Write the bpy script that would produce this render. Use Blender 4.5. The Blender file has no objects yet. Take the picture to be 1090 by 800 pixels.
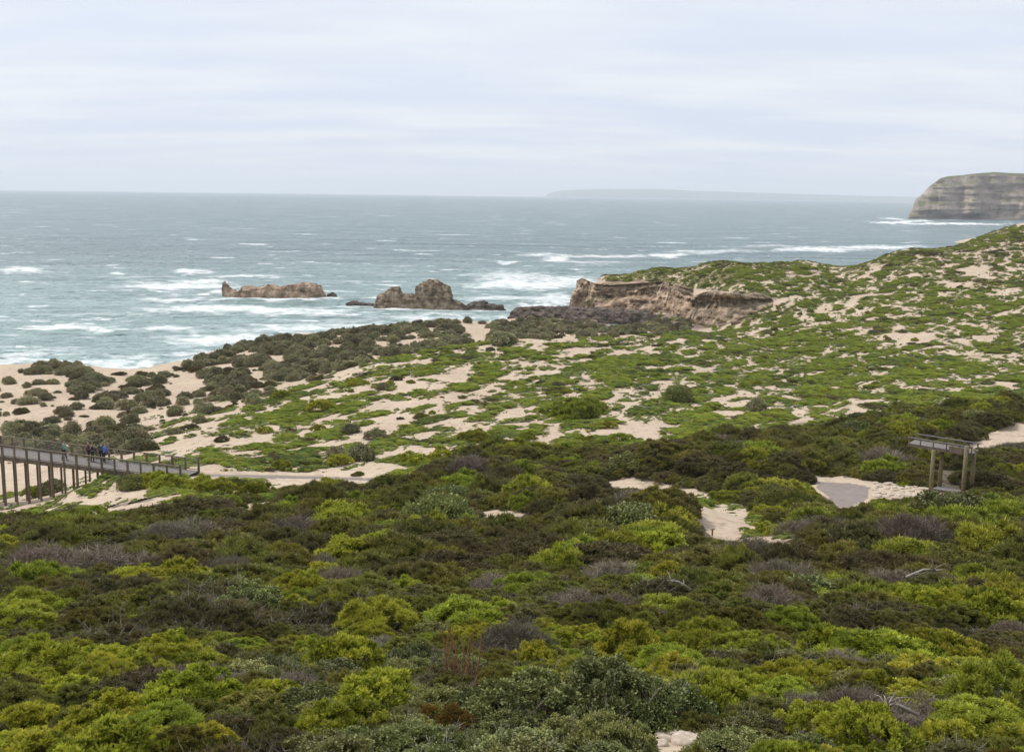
import bpy, math, random, bmesh
import numpy as np
import time as _t; _T0=_t.time()
from mathutils import Vector, Matrix
random.seed(7); rng = np.random.default_rng(7)
R = math.radians
scene = bpy.context.scene
COL = scene.collection

# ------------------------------------------------------------------ camera
print('T', round(_t.time()-_T0,1), 'camera')
F = 1169.0; CZ = 40.0; PITCH = math.atan(195/F); ROLL = 0.0125
Rv = np.array([1.0, 0, 0]); Fv = np.array([0, math.cos(PITCH), -math.sin(PITCH)]); Uv = np.cross(Rv, Fv)
R2 = math.cos(ROLL)*Rv + math.sin(ROLL)*Uv; U2 = -math.sin(ROLL)*Rv + math.cos(ROLL)*Uv
cam_d = bpy.data.cameras.new('camera'); cam = bpy.data.objects.new('camera', cam_d); COL.objects.link(cam)
cam.matrix_world = Matrix(((R2[0], U2[0], -Fv[0], 0), (R2[1], U2[1], -Fv[1], 0), (R2[2], U2[2], -Fv[2], CZ), (0, 0, 0, 1)))
cam_d.sensor_width = 36; cam_d.lens = F*36/1090; cam_d.clip_start = 0.5; cam_d.clip_end = 90000
scene.camera = cam

def ray(px, py):
    px = np.asarray(px, float); py = np.asarray(py, float)
    a = (px-545)/F; b = (400-py)/F
    d = Fv + a[..., None]*R2 + b[..., None]*U2
    return d/d[..., 1:2]                     # scaled so that y = 1
def at(px, py, dist):                        # point at forward distance dist
    d = ray(px, py)*dist
    return np.array([d[0], d[1], d[2]+CZ])
def at_z(px, py, z):
    d = ray(px, py); t = (z-CZ)/d[2]
    return np.array([d[0]*t, d[1]*t, z])
def proj(x, y, z):
    P = np.stack([x, y, z-CZ], -1); f = P@Fv
    f = np.where(f < 0.1, 0.1, f)
    return 545+F*(P@R2)/f, 400-F*(P@U2)/f, f

# ------------------------------------------------------------------ noise
print('T', round(_t.time()-_T0,1), 'noise')
_perm = rng.permutation(512); _perm = np.concatenate([_perm, _perm, _perm])
_g = rng.normal(size=(512, 3)); _g /= np.linalg.norm(_g, axis=1)[:, None]
def noise3(x, y, z):
    x, y, z = np.broadcast_arrays(np.asarray(x, float), np.asarray(y, float), np.asarray(z, float))
    xi = np.floor(x).astype(int); yi = np.floor(y).astype(int); zi = np.floor(z).astype(int)
    xf = x-xi; yf = y-yi; zf = z-zi
    u = xf*xf*xf*(xf*(xf*6-15)+10); v = yf*yf*yf*(yf*(yf*6-15)+10); w = zf*zf*zf*(zf*(zf*6-15)+10)
    def gr(i, j, k):
        h = _perm[_perm[_perm[(xi+i) & 511] + ((yi+j) & 511)] + ((zi+k) & 511)]
        g = _g[h & 511]
        return g[..., 0]*(xf-i)+g[..., 1]*(yf-j)+g[..., 2]*(zf-k)
    L = lambda a, b, t: a+(b-a)*t
    return 1.6*L(L(L(gr(0,0,0), gr(1,0,0), u), L(gr(0,1,0), gr(1,1,0), u), v),
             L(L(gr(0,0,1), gr(1,0,1), u), L(gr(0,1,1), gr(1,1,1), u), v), w)
def fbm(x, y, z=0.0, o=4, g=0.5):
    s = 0; a = 1; n = 0
    for i in range(o):
        s = s+a*noise3(x*2**i+i*17.3, y*2**i+i*5.1, z*2**i+3.7*i); n += a; a *= g
    return s/n
def sstep(a, b, x):
    t = np.clip((x-a)/(b-a), 0, 1); return t*t*(3-2*t)

# ------------------------------------------------------------------ terrain heights
print('T', round(_t.time()-_T0,1), 'terrain heights')
C = [ # px, py, forward distance
 (545,800,12),(545,740,19),(545,700,26),(545,640,38),(545,600,50),(545,560,66),(545,520,86),(545,495,101),(545,460,125),(545,430,150),(545,400,180),(545,370,218),(545,361,238),
 (0,800,12),(0,720,22),(0,650,36),(0,600,50),(0,565,70),(30,541,92),(103,520,92),(120,560,70),
 (1090,800,12),(1090,720,22),(1090,650,36),(1090,600,50),(1090,560,64),(1090,535,76),(1090,500,92),(1090,462,112),(1090,440,130),(1090,410,165),(1090,380,205),(1090,340,255),(1090,300,325),(1090,262,395),(1090,238,455),
 (205,505,92),(300,507,93),(420,510,93),(640,512,94),(250,530,80),(400,540,76),(750,535,80),(800,560,68),(900,520,82),(990,524,80),(820,500,97),(930,540,74),
 (200,490,106),(170,481,124),(225,450,150),(300,422,176),(400,387,208),(480,371,228),(330,450,140),(430,430,152),(300,480,115),(420,470,118),
 (60,465,155),(120,450,170),(30,440,180),(120,425,198),(30,405,215),(100,400,222),(0,396,232),(90,391,237),(200,402,222),(200,388,242),(260,374,256),(330,367,262),(400,360,270),(470,352,282),(540,352,296),(600,346,318),
 (230,420,196),(320,400,216),(420,376,246),(520,364,270),(500,357,282),
 (640,356,262),(745,356,262),(700,345,312),(640,336,352),(560,335,360),
 (660,460,124),(760,452,130),(860,450,132),(960,435,140),(800,400,190),(680,400,182),(680,370,230),(800,365,245),(900,400,185),(1000,400,180),
 (880,340,285),(950,350,255),(1000,320,300),(900,310,330),(820,330,305),(940,285,375),(1000,290,350),(1030,262,405),(960,266,415),(860,278,410),(760,279,395),(700,284,392),(640,292,394),(880,295,370),(1050,250,430),
 (704,299,374),(672,302,378),(637,302,388),(751,309,345),(790,317,322),(700,291,384),
 (700,328,356),(660,331,366),(620,327,384),(740,341,322),(769,341,312),(600,331,380),
 (1160,330,250),(1180,240,430),(1180,450,130),(1180,600,50),(-80,600,50),(-80,450,180),(-80,400,226),(-80,540,95),
]
pts = [at(*c) for c in C]
W = [(0,-6,37.6),(0,0,36.4),(0,3,35.6),(0,7,34.4),(-5,7,34.3),(5,7,34.3),(-14,0,35.2),(14,0,35.2),(0,-40,40),(-60,-30,38),(60,-30,39),(0,-300,55),(-400,-200,30),(400,-200,50),(-90,40,22),(90,40,27),(-150,100,10),(220,140,26),(300,260,36),(400,420,50),(330,560,30),(500,700,20)]
for (px, py) in [(0,388),(60,384),(110,392),(180,386),(250,368),(300,357),(360,352),(420,346),(480,340),(540,340),(548,333)]:
    p = at_z(px, py, 0.0); q = p/np.hypot(p[0], p[1])
    for dd, z in ((0, 0.2), (25, -2.5), (90, -6)): W.append((p[0]+q[0]*dd, p[1]+q[1]*dd, z))
for (px, d) in [(560,400),(600,412),(640,428),(700,440),(760,450),(860,475),(960,500),(1040,530),(1090,560),(1160,600)]:
    q = at(px, 300, d); W.append((q[0], q[1], -1.0 if px < 1000 else 0)); W.append((q[0]*1.15, q[1]*1.15, -6))
W += [(-300,260,-5),(-250,220,-2),(-200,450,-7),(100,600,-7),(-300,600,-7),(0,900,-8),(-600,500,-8),(300,900,-8),(600,900,-8)]
CP = np.array([[p[0], p[1], p[2]] for p in pts]+[list(w) for w in W])
def tps(P, z, lam):
    n = len(P); d = np.linalg.norm(P[:, None]-P[None], axis=2)
    K = np.where(d > 0, d*d*np.log(d+1e-9), 0)+lam*np.eye(n)
    A = np.zeros((n+3, n+3)); A[:n, :n] = K; A[:n, n] = 1; A[:n, n+1:] = P; A[n, :n] = 1; A[n+1:, :n] = P.T
    return np.linalg.solve(A, np.concatenate([z, [0, 0, 0]]))
# interpolate in a log-polar warp so that near and far points are spread evenly
def warp(x, y):
    r = np.hypot(x, y)+1e-6; k = np.log(1+r/15)*3.0/r
    return np.stack([x*k, y*k], -1)
WP = warp(CP[:, 0], CP[:, 1]); CO = tps(WP, CP[:, 2], 0.004)
def tps_eval(x, y):
    sh = x.shape; P = warp(x.ravel(), y.ravel()); out = np.empty(len(P))
    for i in range(0, len(P), 20000):
        Q = P[i:i+20000]; d = np.linalg.norm(Q[:, None]-WP[None], axis=2)
        out[i:i+20000] = (d*d*np.log(d+1e-9))@CO[:-3]+CO[-3]+Q@CO[-2:]
    return out.reshape(sh)
GX0, GX1, GY0, GY1, GS = -420, 520, -60, 720, 1.5
gx = np.arange(GX0, GX1+GS, GS); gy = np.arange(GY0, GY1+GS, GS)
MX, MY = np.meshgrid(gx, gy); HG = tps_eval(MX, MY)
def bump(px, py, d, rx, ry, h):
    p = at(px, py, d); return (p[0], p[1], rx, ry, h)
BUMPS = [bump(690,562,70,4.6,4.5,2.0), bump(590,545,74,3.6,4,1.2), bump(790,505,92,5.2,4,2.2), bump(700,492,98,5,4,1.6), bump(860,490,100,4,5,1.5),
         bump(1040,455,118,6,5,1.5), bump(970,470,108,6,4,1.2), bump(120,520,93,4,5,1.0), bump(300,560,68,6,4,.9), bump(150,590,54,5,4,.8),
         bump(900,585,52,6,4,.8), bump(450,590,54,5,3,.7)]
for bx, by, rx, ry, h in BUMPS:
    HG += h*np.exp(-(((MX-bx)/rx)**2+((MY-by)/ry)**2))
def grid_h(x, y):
    u = np.clip((x-GX0)/GS, 0, len(gx)-1.001); v = np.clip((y-GY0)/GS, 0, len(gy)-1.001)
    i = u.astype(int); j = v.astype(int); fu = u-i; fv = v-j
    return (HG[j, i]*(1-fu)+HG[j, i+1]*fu)*(1-fv)+(HG[j+1, i]*(1-fu)+HG[j+1, i+1]*fu)*fv
def H(x, y):
    x = np.asarray(x, float); y = np.asarray(y, float)
    h = grid_h(x, y); r = np.hypot(x, y); k = sstep(20, 110, r)*sstep(-1, 3, h)
    return h+k*(0.55*fbm(x/16, y/16, 1.3, 3)+0.16*fbm(x/3.5, y/3.5, 4.1, 2))+0.05*fbm(x/1.1, y/1.1, 7.7, 2)*(1-k)
def ground(px, py, dmin=8, dmax=560):        # first hit of a photo ray on the ground
    ds = np.geomspace(dmin, dmax, 1500); d = ray(px, py)
    z = CZ+d[2]*ds; h = H(d[0]*ds, ds); hit = np.nonzero(z < h)[0]
    if len(hit) == 0: return None
    s = ds[hit[0]]; return np.array([d[0]*s, s, float(H(d[0]*s, s))])

# ------------------------------------------------------------------ materials
print('T', round(_t.time()-_T0,1), 'materials')
def mat(name):
    m = bpy.data.materials.new(name); m.use_nodes = True; nt = m.node_tree
    return m, nt, nt.nodes['Principled BSDF']
def N(nt, t, **kw):
    n = nt.nodes.new(t)
    for k, v in kw.items():
        if k.startswith('i_'): n.inputs[k[2:].replace('_', ' ')].default_value = v
        else: setattr(n, k, v)
    return n
def ramp(nt, fac, stops):
    r = N(nt, 'ShaderNodeValToRGB'); nt.links.new(fac, r.inputs[0]); e = r.color_ramp.elements
    while len(e) < len(stops): e.new(0.5)
    for i, (p, c) in enumerate(stops):
        e[i].position = p; e[i].color = (*c, 1) if len(c) == 3 else c
    return r.outputs[0]
def mix(nt, fac, a, b, mode='MIX'):
    n = N(nt, 'ShaderNodeMix', data_type='RGBA', blend_type=mode); L = nt.links.new
    for s, v in ((0, fac), (6, a), (7, b)):
        if isinstance(v, (int, float)): n.inputs[s].default_value = v
        elif isinstance(v, tuple): n.inputs[s].default_value = (*v, 1)
        else: L(v, n.inputs[s])
    return n.outputs[2]
def noise_tex(nt, scale, detail=4, vec=None, rough=0.55, sc3=None, rot=None, coord='Object'):
    tc = N(nt, 'ShaderNodeTexCoord'); src = vec or tc.outputs[coord]
    if sc3 or rot:
        mp = N(nt, 'ShaderNodeMapping'); nt.links.new(src, mp.inputs[0])
        if sc3: mp.inputs['Scale'].default_value = sc3
        if rot: mp.inputs['Rotation'].default_value = rot
        src = mp.outputs[0]
    n = N(nt, 'ShaderNodeTexNoise'); n.inputs['Scale'].default_value = scale; n.inputs['Detail'].default_value = detail; n.inputs['Roughness'].default_value = rough
    nt.links.new(src, n.inputs['Vector']); return n.outputs['Fac']
def bumpn(nt, b, h, strength=0.5, dist=0.1):
    n = N(nt, 'ShaderNodeBump'); n.inputs['Strength'].default_value = strength; n.inputs['Distance'].default_value = dist
    nt.links.new(h, n.inputs['Height']); nt.links.new(n.outputs[0], b.inputs['Normal']); return n
def attr(nt, name):
    a = N(nt, 'ShaderNodeAttribute', attribute_name=name); return a

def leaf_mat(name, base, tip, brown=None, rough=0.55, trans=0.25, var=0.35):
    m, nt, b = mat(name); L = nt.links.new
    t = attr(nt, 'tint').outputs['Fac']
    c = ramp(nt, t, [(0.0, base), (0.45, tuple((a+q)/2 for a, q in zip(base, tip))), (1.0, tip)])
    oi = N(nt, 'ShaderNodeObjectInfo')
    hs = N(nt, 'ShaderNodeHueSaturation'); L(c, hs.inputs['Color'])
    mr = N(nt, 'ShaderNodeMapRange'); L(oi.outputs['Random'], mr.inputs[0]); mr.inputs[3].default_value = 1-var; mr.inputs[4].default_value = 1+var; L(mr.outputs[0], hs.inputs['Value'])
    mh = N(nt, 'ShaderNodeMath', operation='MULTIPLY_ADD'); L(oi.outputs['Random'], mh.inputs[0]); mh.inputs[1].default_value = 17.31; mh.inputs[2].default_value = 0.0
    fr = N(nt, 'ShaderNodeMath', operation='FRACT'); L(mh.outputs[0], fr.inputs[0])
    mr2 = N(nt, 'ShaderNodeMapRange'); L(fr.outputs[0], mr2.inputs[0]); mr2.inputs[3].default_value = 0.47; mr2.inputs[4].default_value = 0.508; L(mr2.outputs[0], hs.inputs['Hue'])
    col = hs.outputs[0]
    if brown:
        g = N(nt, 'ShaderNodeNewGeometry')
        nf = noise_tex(nt, 0.45, 3, vec=g.outputs['Position'])
        col = mix(nt, ramp(nt, nf, [(0.48, (0, 0, 0)), (0.66, (1, 1, 1))]), col, brown)
    L(col, b.inputs['Base Color']); b.inputs['Roughness'].default_value = rough
    b.inputs['Specular IOR Level'].default_value = 0.3
    tr = N(nt, 'ShaderNodeBsdfTranslucent'); L(col, tr.inputs[0])
    ms = N(nt, 'ShaderNodeMixShader'); ms.inputs[0].default_value = trans
    L(b.outputs[0], ms.inputs[1]); L(tr.outputs[0], ms.inputs[2]); L(ms.outputs[0], nt.nodes['Material Output'].inputs[0])
    return m
def plain(name, c1, c2, scale=6, rough=0.8, bs=0.3, sc3=None, bd=0.02):
    m, nt, b = mat(name); n = noise_tex(nt, scale, 5, sc3=sc3)
    nt.links.new(ramp(nt, n, [(0.3, c1), (0.7, c2)]), b.inputs['Base Color']); b.inputs['Roughness'].default_value = rough
    bumpn(nt, b, n, bs, bd); return m

M = {}
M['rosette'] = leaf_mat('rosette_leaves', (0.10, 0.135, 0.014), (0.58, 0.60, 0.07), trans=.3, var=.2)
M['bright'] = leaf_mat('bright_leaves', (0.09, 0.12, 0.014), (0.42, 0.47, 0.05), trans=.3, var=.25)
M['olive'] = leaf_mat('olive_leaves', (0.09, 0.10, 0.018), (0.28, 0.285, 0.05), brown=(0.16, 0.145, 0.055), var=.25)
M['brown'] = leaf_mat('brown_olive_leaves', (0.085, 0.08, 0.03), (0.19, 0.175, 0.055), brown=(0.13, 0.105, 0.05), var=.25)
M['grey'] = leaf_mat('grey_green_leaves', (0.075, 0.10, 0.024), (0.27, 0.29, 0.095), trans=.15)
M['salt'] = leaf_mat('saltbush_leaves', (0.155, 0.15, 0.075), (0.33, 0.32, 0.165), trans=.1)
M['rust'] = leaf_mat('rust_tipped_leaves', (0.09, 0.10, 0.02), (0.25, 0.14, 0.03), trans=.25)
M['twig'] = plain('dead_twigs', (0.12, 0.10, 0.075), (0.30, 0.265, 0.205), 9, .9)
M['branch'] = plain('branch_bark', (0.10, 0.08, 0.065), (0.24, 0.20, 0.17), 9, .9)
M['dry'] = leaf_mat('dry_twig_sprays', (0.11, 0.09, 0.06), (0.25, 0.215, 0.15), trans=.1, var=.25)
M['matl'] = leaf_mat('mat_plant_leaves', (0.17, 0.225, 0.028), (0.38, 0.46, 0.06), trans=.2, var=.3)

M['matd'] = leaf_mat('dark_mat_leaves', (0.11, 0.16, 0.035), (0.24, 0.31, 0.07), trans=.2, var=.25)

def terrain_mat():
    m, nt, b = mat('sand_and_soil'); L = nt.links.new
    g = N(nt, 'ShaderNodeNewGeometry'); P = g.outputs['Position']
    n1 = noise_tex(nt, 0.09, 5, vec=P); n2 = noise_tex(nt, 2.2, 5, vec=P); n3 = noise_tex(nt, 0.6, 4, vec=P)
    sand = ramp(nt, n1, [(0.3, (0.47, 0.37, 0.275)), (0.7, (0.59, 0.48, 0.36))])
    sand = mix(nt, ramp(nt, n3, [(0.55, (0, 0, 0)), (0.75, (.5, .5, .5))]), sand, (0.38, 0.265, 0.20))
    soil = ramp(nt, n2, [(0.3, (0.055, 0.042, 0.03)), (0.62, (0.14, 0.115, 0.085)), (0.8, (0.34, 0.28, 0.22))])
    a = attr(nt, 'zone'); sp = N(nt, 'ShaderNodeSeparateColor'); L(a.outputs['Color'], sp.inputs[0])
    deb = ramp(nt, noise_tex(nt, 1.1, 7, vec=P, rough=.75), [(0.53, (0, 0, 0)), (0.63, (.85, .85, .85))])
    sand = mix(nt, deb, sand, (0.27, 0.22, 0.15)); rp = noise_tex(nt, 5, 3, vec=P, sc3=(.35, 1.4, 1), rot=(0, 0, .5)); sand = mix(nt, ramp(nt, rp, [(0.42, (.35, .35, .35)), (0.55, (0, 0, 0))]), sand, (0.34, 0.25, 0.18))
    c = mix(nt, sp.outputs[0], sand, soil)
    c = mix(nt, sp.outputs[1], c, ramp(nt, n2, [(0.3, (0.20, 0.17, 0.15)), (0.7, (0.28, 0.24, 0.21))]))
    rock = ramp(nt, noise_tex(nt, 0.8, 6, vec=P), [(0.25, (0.07, 0.055, 0.045)), (0.5, (0.20, 0.155, 0.125)), (0.75, (0.38, 0.30, 0.24))])
    c = mix(nt, sp.outputs[2], c, rock)
    L(c, b.inputs['Base Color']); b.inputs['Roughness'].default_value = 0.95; b.inputs['Specular IOR Level'].default_value = .1
    bumpn(nt, b, n2, 0.5, 0.15); return m
M['terrain'] = terrain_mat()

def cover_mat():
    m, nt, b = mat('ground_cover_plants'); L = nt.links.new
    g = N(nt, 'ShaderNodeNewGeometry'); P = g.outputs['Position']
    n1 = noise_tex(nt, 0.05, 4, vec=P); n2 = noise_tex(nt, 1.6, 5, vec=P, rough=.7); n3 = noise_tex(nt, 0.16, 3, vec=P)
    c = ramp(nt, n1, [(0.3, (0.085, 0.10, 0.024)), (0.5, (0.12, 0.14, 0.024)), (0.68, (0.14, 0.15, 0.035))])
    c = mix(nt, ramp(nt, n3, [(0.56, (0, 0, 0)), (0.64, (1, 1, 1))]), c, (0.075, 0.115, 0.045))
    a = attr(nt, 'zone'); sp = N(nt, 'ShaderNodeSeparateColor'); L(a.outputs['Color'], sp.inputs[0])
    c = mix(nt, sp.outputs[0], c, (0.18, 0.16, 0.065))
    c = mix(nt, sp.outputs[1], c, (0.26, 0.21, 0.14))
    c = mix(nt, 0.6, c, ramp(nt, n2, [(0.3, (0.45, 0.42, 0.4)), (0.65, (1.25, 1.3, 1.1))]), 'MULTIPLY')
    L(c, b.inputs['Base Color']); b.inputs['Roughness'].default_value = 0.8; b.inputs['Specular IOR Level'].default_value = .2
    bumpn(nt, b, n2, 1.0, 0.35); return m
M['cover'] = cover_mat()

def rock_mat(name, dark, mid, light, strata=1.2, top=None, sc=0.5, dist=.4, mixf=.45):
    m, nt, b = mat(name); L = nt.links.new
    g = N(nt, 'ShaderNodeNewGeometry'); P = g.outputs['Position']
    st = noise_tex(nt, strata, 4, vec=P, sc3=(0.16, 0.16, 1.0)); n = noise_tex(nt, sc, 7, vec=P, rough=.65)
    s = mix(nt, mixf, st, n)
    bw = N(nt, 'ShaderNodeRGBToBW'); L(s, bw.inputs[0])
    c = ramp(nt, bw.outputs[0], [(0.36, dark), (0.5, mid), (0.64, light)])
    if top:
        sx = N(nt, 'ShaderNodeSeparateXYZ'); L(g.outputs['Normal'], sx.inputs[0])
        c = mix(nt, ramp(nt, sx.outputs[2], [(0.75, (0, 0, 0)), (0.9, (1, 1, 1))]), c, top)
    L(c, b.inputs['Base Color']); b.inputs['Roughness'].default_value = .95; b.inputs['Specular IOR Level'].default_value = .15
    bumpn(nt, b, bw.outputs[0], .9, dist); return m
M['rock'] = rock_mat('limestone_rock', (0.04, 0.03, 0.022), (0.20, 0.15, 0.10), (0.46, 0.36, 0.25), mixf=.65)
M['rockpale'] = rock_mat('pale_limestone', (0.06, 0.042, 0.03), (0.29, 0.205, 0.14), (0.56, 0.43, 0.31), mixf=.8, sc=.3)
M['stone'] = plain('pale_stone', (0.36, 0.29, 0.22), (0.62, 0.53, 0.43), 2.5, .95)
M['rockdark'] = rock_mat('dark_wet_rock', (0.03, 0.024, 0.02), (0.10, 0.08, 0.065), (0.22, 0.18, 0.145))
M['head'] = rock_mat('headland_strata', (0.125, 0.10, 0.083), (0.28, 0.23, 0.19), (0.44, 0.365, 0.30), strata=.07, top=(0.12, 0.125, 0.06), sc=.022, dist=9, mixf=.6)
M['far'] = plain('distant_land', (0.09, 0.10, 0.07), (0.14, 0.13, 0.10), .001)
M['timber'] = plain('weathered_timber', (0.10, 0.075, 0.052), (0.21, 0.165, 0.12), 5, .85, sc3=(1, 1, .2))
M['deck'] = plain('grey_decking', (0.15, 0.132, 0.12), (0.23, 0.205, 0.19), 4, .85, sc3=(4, .5, 1))
M['paving'] = plain('grey_paving', (0.22, 0.195, 0.19), (0.29, 0.26, 0.25), 3, .9)

# ------------------------------------------------------------------ object helpers
print('T', round(_t.time()-_T0,1), 'object helpers')
def link(o, parent=None):
    COL.objects.link(o)
    if parent: o.parent = parent
    return o
def mesh_obj(name, verts, faces, m=None, parent=None, smooth=False, tint=None, zone=None):
    me = bpy.data.meshes.new(name); verts = np.asarray(verts, dtype=np.float32)
    if isinstance(faces, np.ndarray):
        k = faces.shape[1]; nf = len(faces)
        me.vertices.add(len(verts)); me.vertices.foreach_set('co', verts.ravel())
        me.loops.add(nf*k); me.loops.foreach_set('vertex_index', faces.astype(np.int32).ravel())
        me.polygons.add(nf); me.polygons.foreach_set('loop_start', np.arange(0, nf*k, k, dtype=np.int32))
        me.update(calc_edges=True)
    else:
        me.from_pydata([tuple(map(float, v)) for v in verts], [], faces)
    if smooth: me.polygons.foreach_set('use_smooth', np.ones(len(me.polygons), bool))
    if tint is not None:
        a = me.attributes.new('tint', 'FLOAT', 'POINT'); a.data.foreach_set('value', np.asarray(tint, np.float32))
    if zone is not None:
        a = me.attributes.new('zone', 'FLOAT_COLOR', 'POINT')
        z4 = np.concatenate([zone, np.ones((len(zone), 1))], 1).astype(np.float32); a.data.foreach_set('color', z4.ravel())
    if m: me.materials.append(m)
    me.validate()
    return link(bpy.data.objects.new(name, me), parent)
def tag(o, label=None, cat=None, group=None, kind=None):
    for k, v in (('label', label), ('category', cat), ('group', group), ('kind', kind)):
        if v: o[k] = v
    return o
def empty(name, loc, rz=0, **kw):
    o = bpy.data.objects.new(name, None); COL.objects.link(o); o.location = tuple(map(float, loc)); o.rotation_euler = (0, 0, rz)
    o.empty_display_size = .2; return tag(o, **kw)
class MB:
    def __init__(s): s.v = []; s.f = []
    def add(s, V, Fc):
        b = len(s.v); s.v += [tuple(map(float, v)) for v in V]; s.f += [tuple(i+b for i in f) for f in Fc]; return s
    def beam(s, a, b, w, h=None, up=(0, 0, 1)):
        h = h or w; a = Vector(a); b = Vector(b); d = (b-a).normalized(); u = Vector(up)
        if abs(d.dot(u)) > .98: u = Vector((0, 1, 0))
        sd = d.cross(u).normalized()*w/2; uu = sd.cross(d).normalized()*h/2
        V = [p+x*sd+y*uu for p in (a, b) for x, y in ((-1, -1), (1, -1), (1, 1), (-1, 1))]
        return s.add(V, [(0, 1, 2, 3), (7, 6, 5, 4), (0, 4, 5, 1), (1, 5, 6, 2), (2, 6, 7, 3), (3, 7, 4, 0)])
    def tube(s, pts_, rad, n=8):
        pts_ = [Vector(p) for p in pts_]; k = len(pts_)
        rad = [rad]*k if isinstance(rad, (int, float)) else rad; V = []; Fc = []
        for i, p in enumerate(pts_):
            d = (pts_[min(i+1, k-1)]-pts_[max(i-1, 0)]).normalized()
            u = d.cross(Vector((0, 0, 1)) if abs(d.z) < .9 else Vector((0, 1, 0))).normalized(); w = d.cross(u)
            V += [p+(u*math.cos(a)+w*math.sin(a))*rad[i] for a in (2*math.pi*j/n for j in range(n))]
        for i in range(k-1):
            for j in range(n): Fc.append((i*n+j, i*n+(j+1) % n, (i+1)*n+(j+1) % n, (i+1)*n+j))
        Fc += [tuple(range(n))[::-1], tuple((k-1)*n+j for j in range(n))]
        return s.add(V, Fc)
    def build(s, name, m, parent=None, smooth=False): return mesh_obj(name, s.v, s.f, m, parent, smooth)

# ------------------------------------------------------------------ pixel-space zones, projected on to the land
print('T', round(_t.time()-_T0,1), 'pixel-space zones, projected on to the land')
def inpoly(px, py, poly):
    px = np.asarray(px); py = np.asarray(py); r = np.zeros(px.shape, bool); n = len(poly)
    for i in range(n):
        x1, y1 = poly[i]; x2, y2 = poly[(i+1) % n]
        c = ((y1 > py) != (y2 > py)) & (px < (x2-x1)*(py-y1)/((y2-y1) or 1e-9)+x1); r ^= c
    return r
HB = np.array([(-200,552),(0,550),(60,549),(110,542),(160,530),(230,530),(300,522),(400,514),(450,500),(490,478),(540,470),(590,476),(640,478),(700,470),(760,460),(830,455),(900,448),(950,436),(1000,425),(1040,420),(1090,418),(1300,415)], float)
def heath_line(px): return np.interp(px, HB[:, 0], HB[:, 1])
def polyline_px(pts_, w): return (pts_, w)
BARE = [ [(636,514),(660,508),(700,512),(745,522),(775,530),(800,545),(790,552),(835,562),(850,575),(835,580),(760,574),(742,556),(738,538),(700,522),(660,519)],
         [(855,506),(880,504),(935,514),(975,518),(1030,522),(1030,532),(990,531),(930,530),(905,542),(893,540),(880,528),(862,520)],
         [(1030,478),(1052,462),(1070,452),(1110,444),(1110,468),(1070,471),(1040,478)],
         [(50,549),(120,540),(190,526),(206,520),(220,524),(160,538),(100,547)], [(118,528),(150,520),(165,524),(140,533)], [(255,537),(290,531),(285,540),(262,543)],
         [(700,788),(722,780),(735,800),(705,805)], [(518,748),(545,745),(545,758),(520,760)], [(510,545),(545,541),(560,548),(530,555)] ]
SHORE_T = np.array([(-200,392),(0,388),(90,384),(112,394),(200,384),(250,368),(330,360),(400,352),(470,346),(545,346),(600,338),(1300,338)], float)
DUNE_EDGE = np.array([(-200,500),(130,488),(160,480),(220,452),(300,421),(400,386),(480,370),(540,363),(640,361),(740,352),(790,330),(1300,240)], float)

# ------------------------------------------------------------------ terrain sheet
print('T', round(_t.time()-_T0,1), 'terrain sheet')
ang = np.concatenate([np.linspace(-180, -36, 60)[:-1], np.linspace(-36, 36, 900), np.linspace(36, 180, 60)[1:]])
rr = np.concatenate([[0.0], np.geomspace(1.5, 10, 30)[:-1], np.geomspace(10, 560, 640), np.geomspace(600, 1100, 8)])
AN, RR = np.meshgrid(np.radians(ang), rr)
TX = RR*np.sin(AN); TY = RR*np.cos(AN); TZ = H(TX, TY)
PX, PY, DF = proj(TX, TY, TZ)
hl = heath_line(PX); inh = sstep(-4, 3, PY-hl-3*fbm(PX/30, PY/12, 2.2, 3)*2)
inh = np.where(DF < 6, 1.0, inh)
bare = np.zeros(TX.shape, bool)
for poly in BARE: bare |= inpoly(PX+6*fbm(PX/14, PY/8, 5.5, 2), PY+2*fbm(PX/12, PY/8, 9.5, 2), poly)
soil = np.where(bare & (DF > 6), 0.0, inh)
ROAD = at(205,505,92)
road_y = np.interp(PX, [190, 300, 420, 640], [505, 507.5, 510.5, 513])
road = ((PX > 190) & (PX < 640) & (np.abs(PY-road_y) < 1.6) & (DF > 80)).astype(float)
pav = inpoly(PX, PY, [(872,513),(905,514),(926,518),(924,530),(905,540),(893,540),(880,527),(868,519)]).astype(float)*(DF > 60)
rocky = inpoly(PX, PY, [(540,322),(620,290),(700,300),(760,306),(830,316),(790,345),(740,352),(640,350),(545,345)]).astype(float)*(DF > 280)
rocky *= sstep(-.1, .25, fbm(TX/9, TY/9, 3.3, 3)+.12)
n_a, n_r = len(ang), len(rr)
idx = np.arange(n_a*n_r).reshape(n_r, n_a)
FC = np.stack([idx[:-1, :-1], idx[:-1, 1:], idx[1:, 1:], idx[1:, :-1]], -1).reshape(-1, 4)[:, ::-1]
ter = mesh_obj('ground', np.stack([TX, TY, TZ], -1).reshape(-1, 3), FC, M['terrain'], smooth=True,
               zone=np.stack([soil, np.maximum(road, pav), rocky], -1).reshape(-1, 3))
tag(ter, kind='structure')

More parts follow.
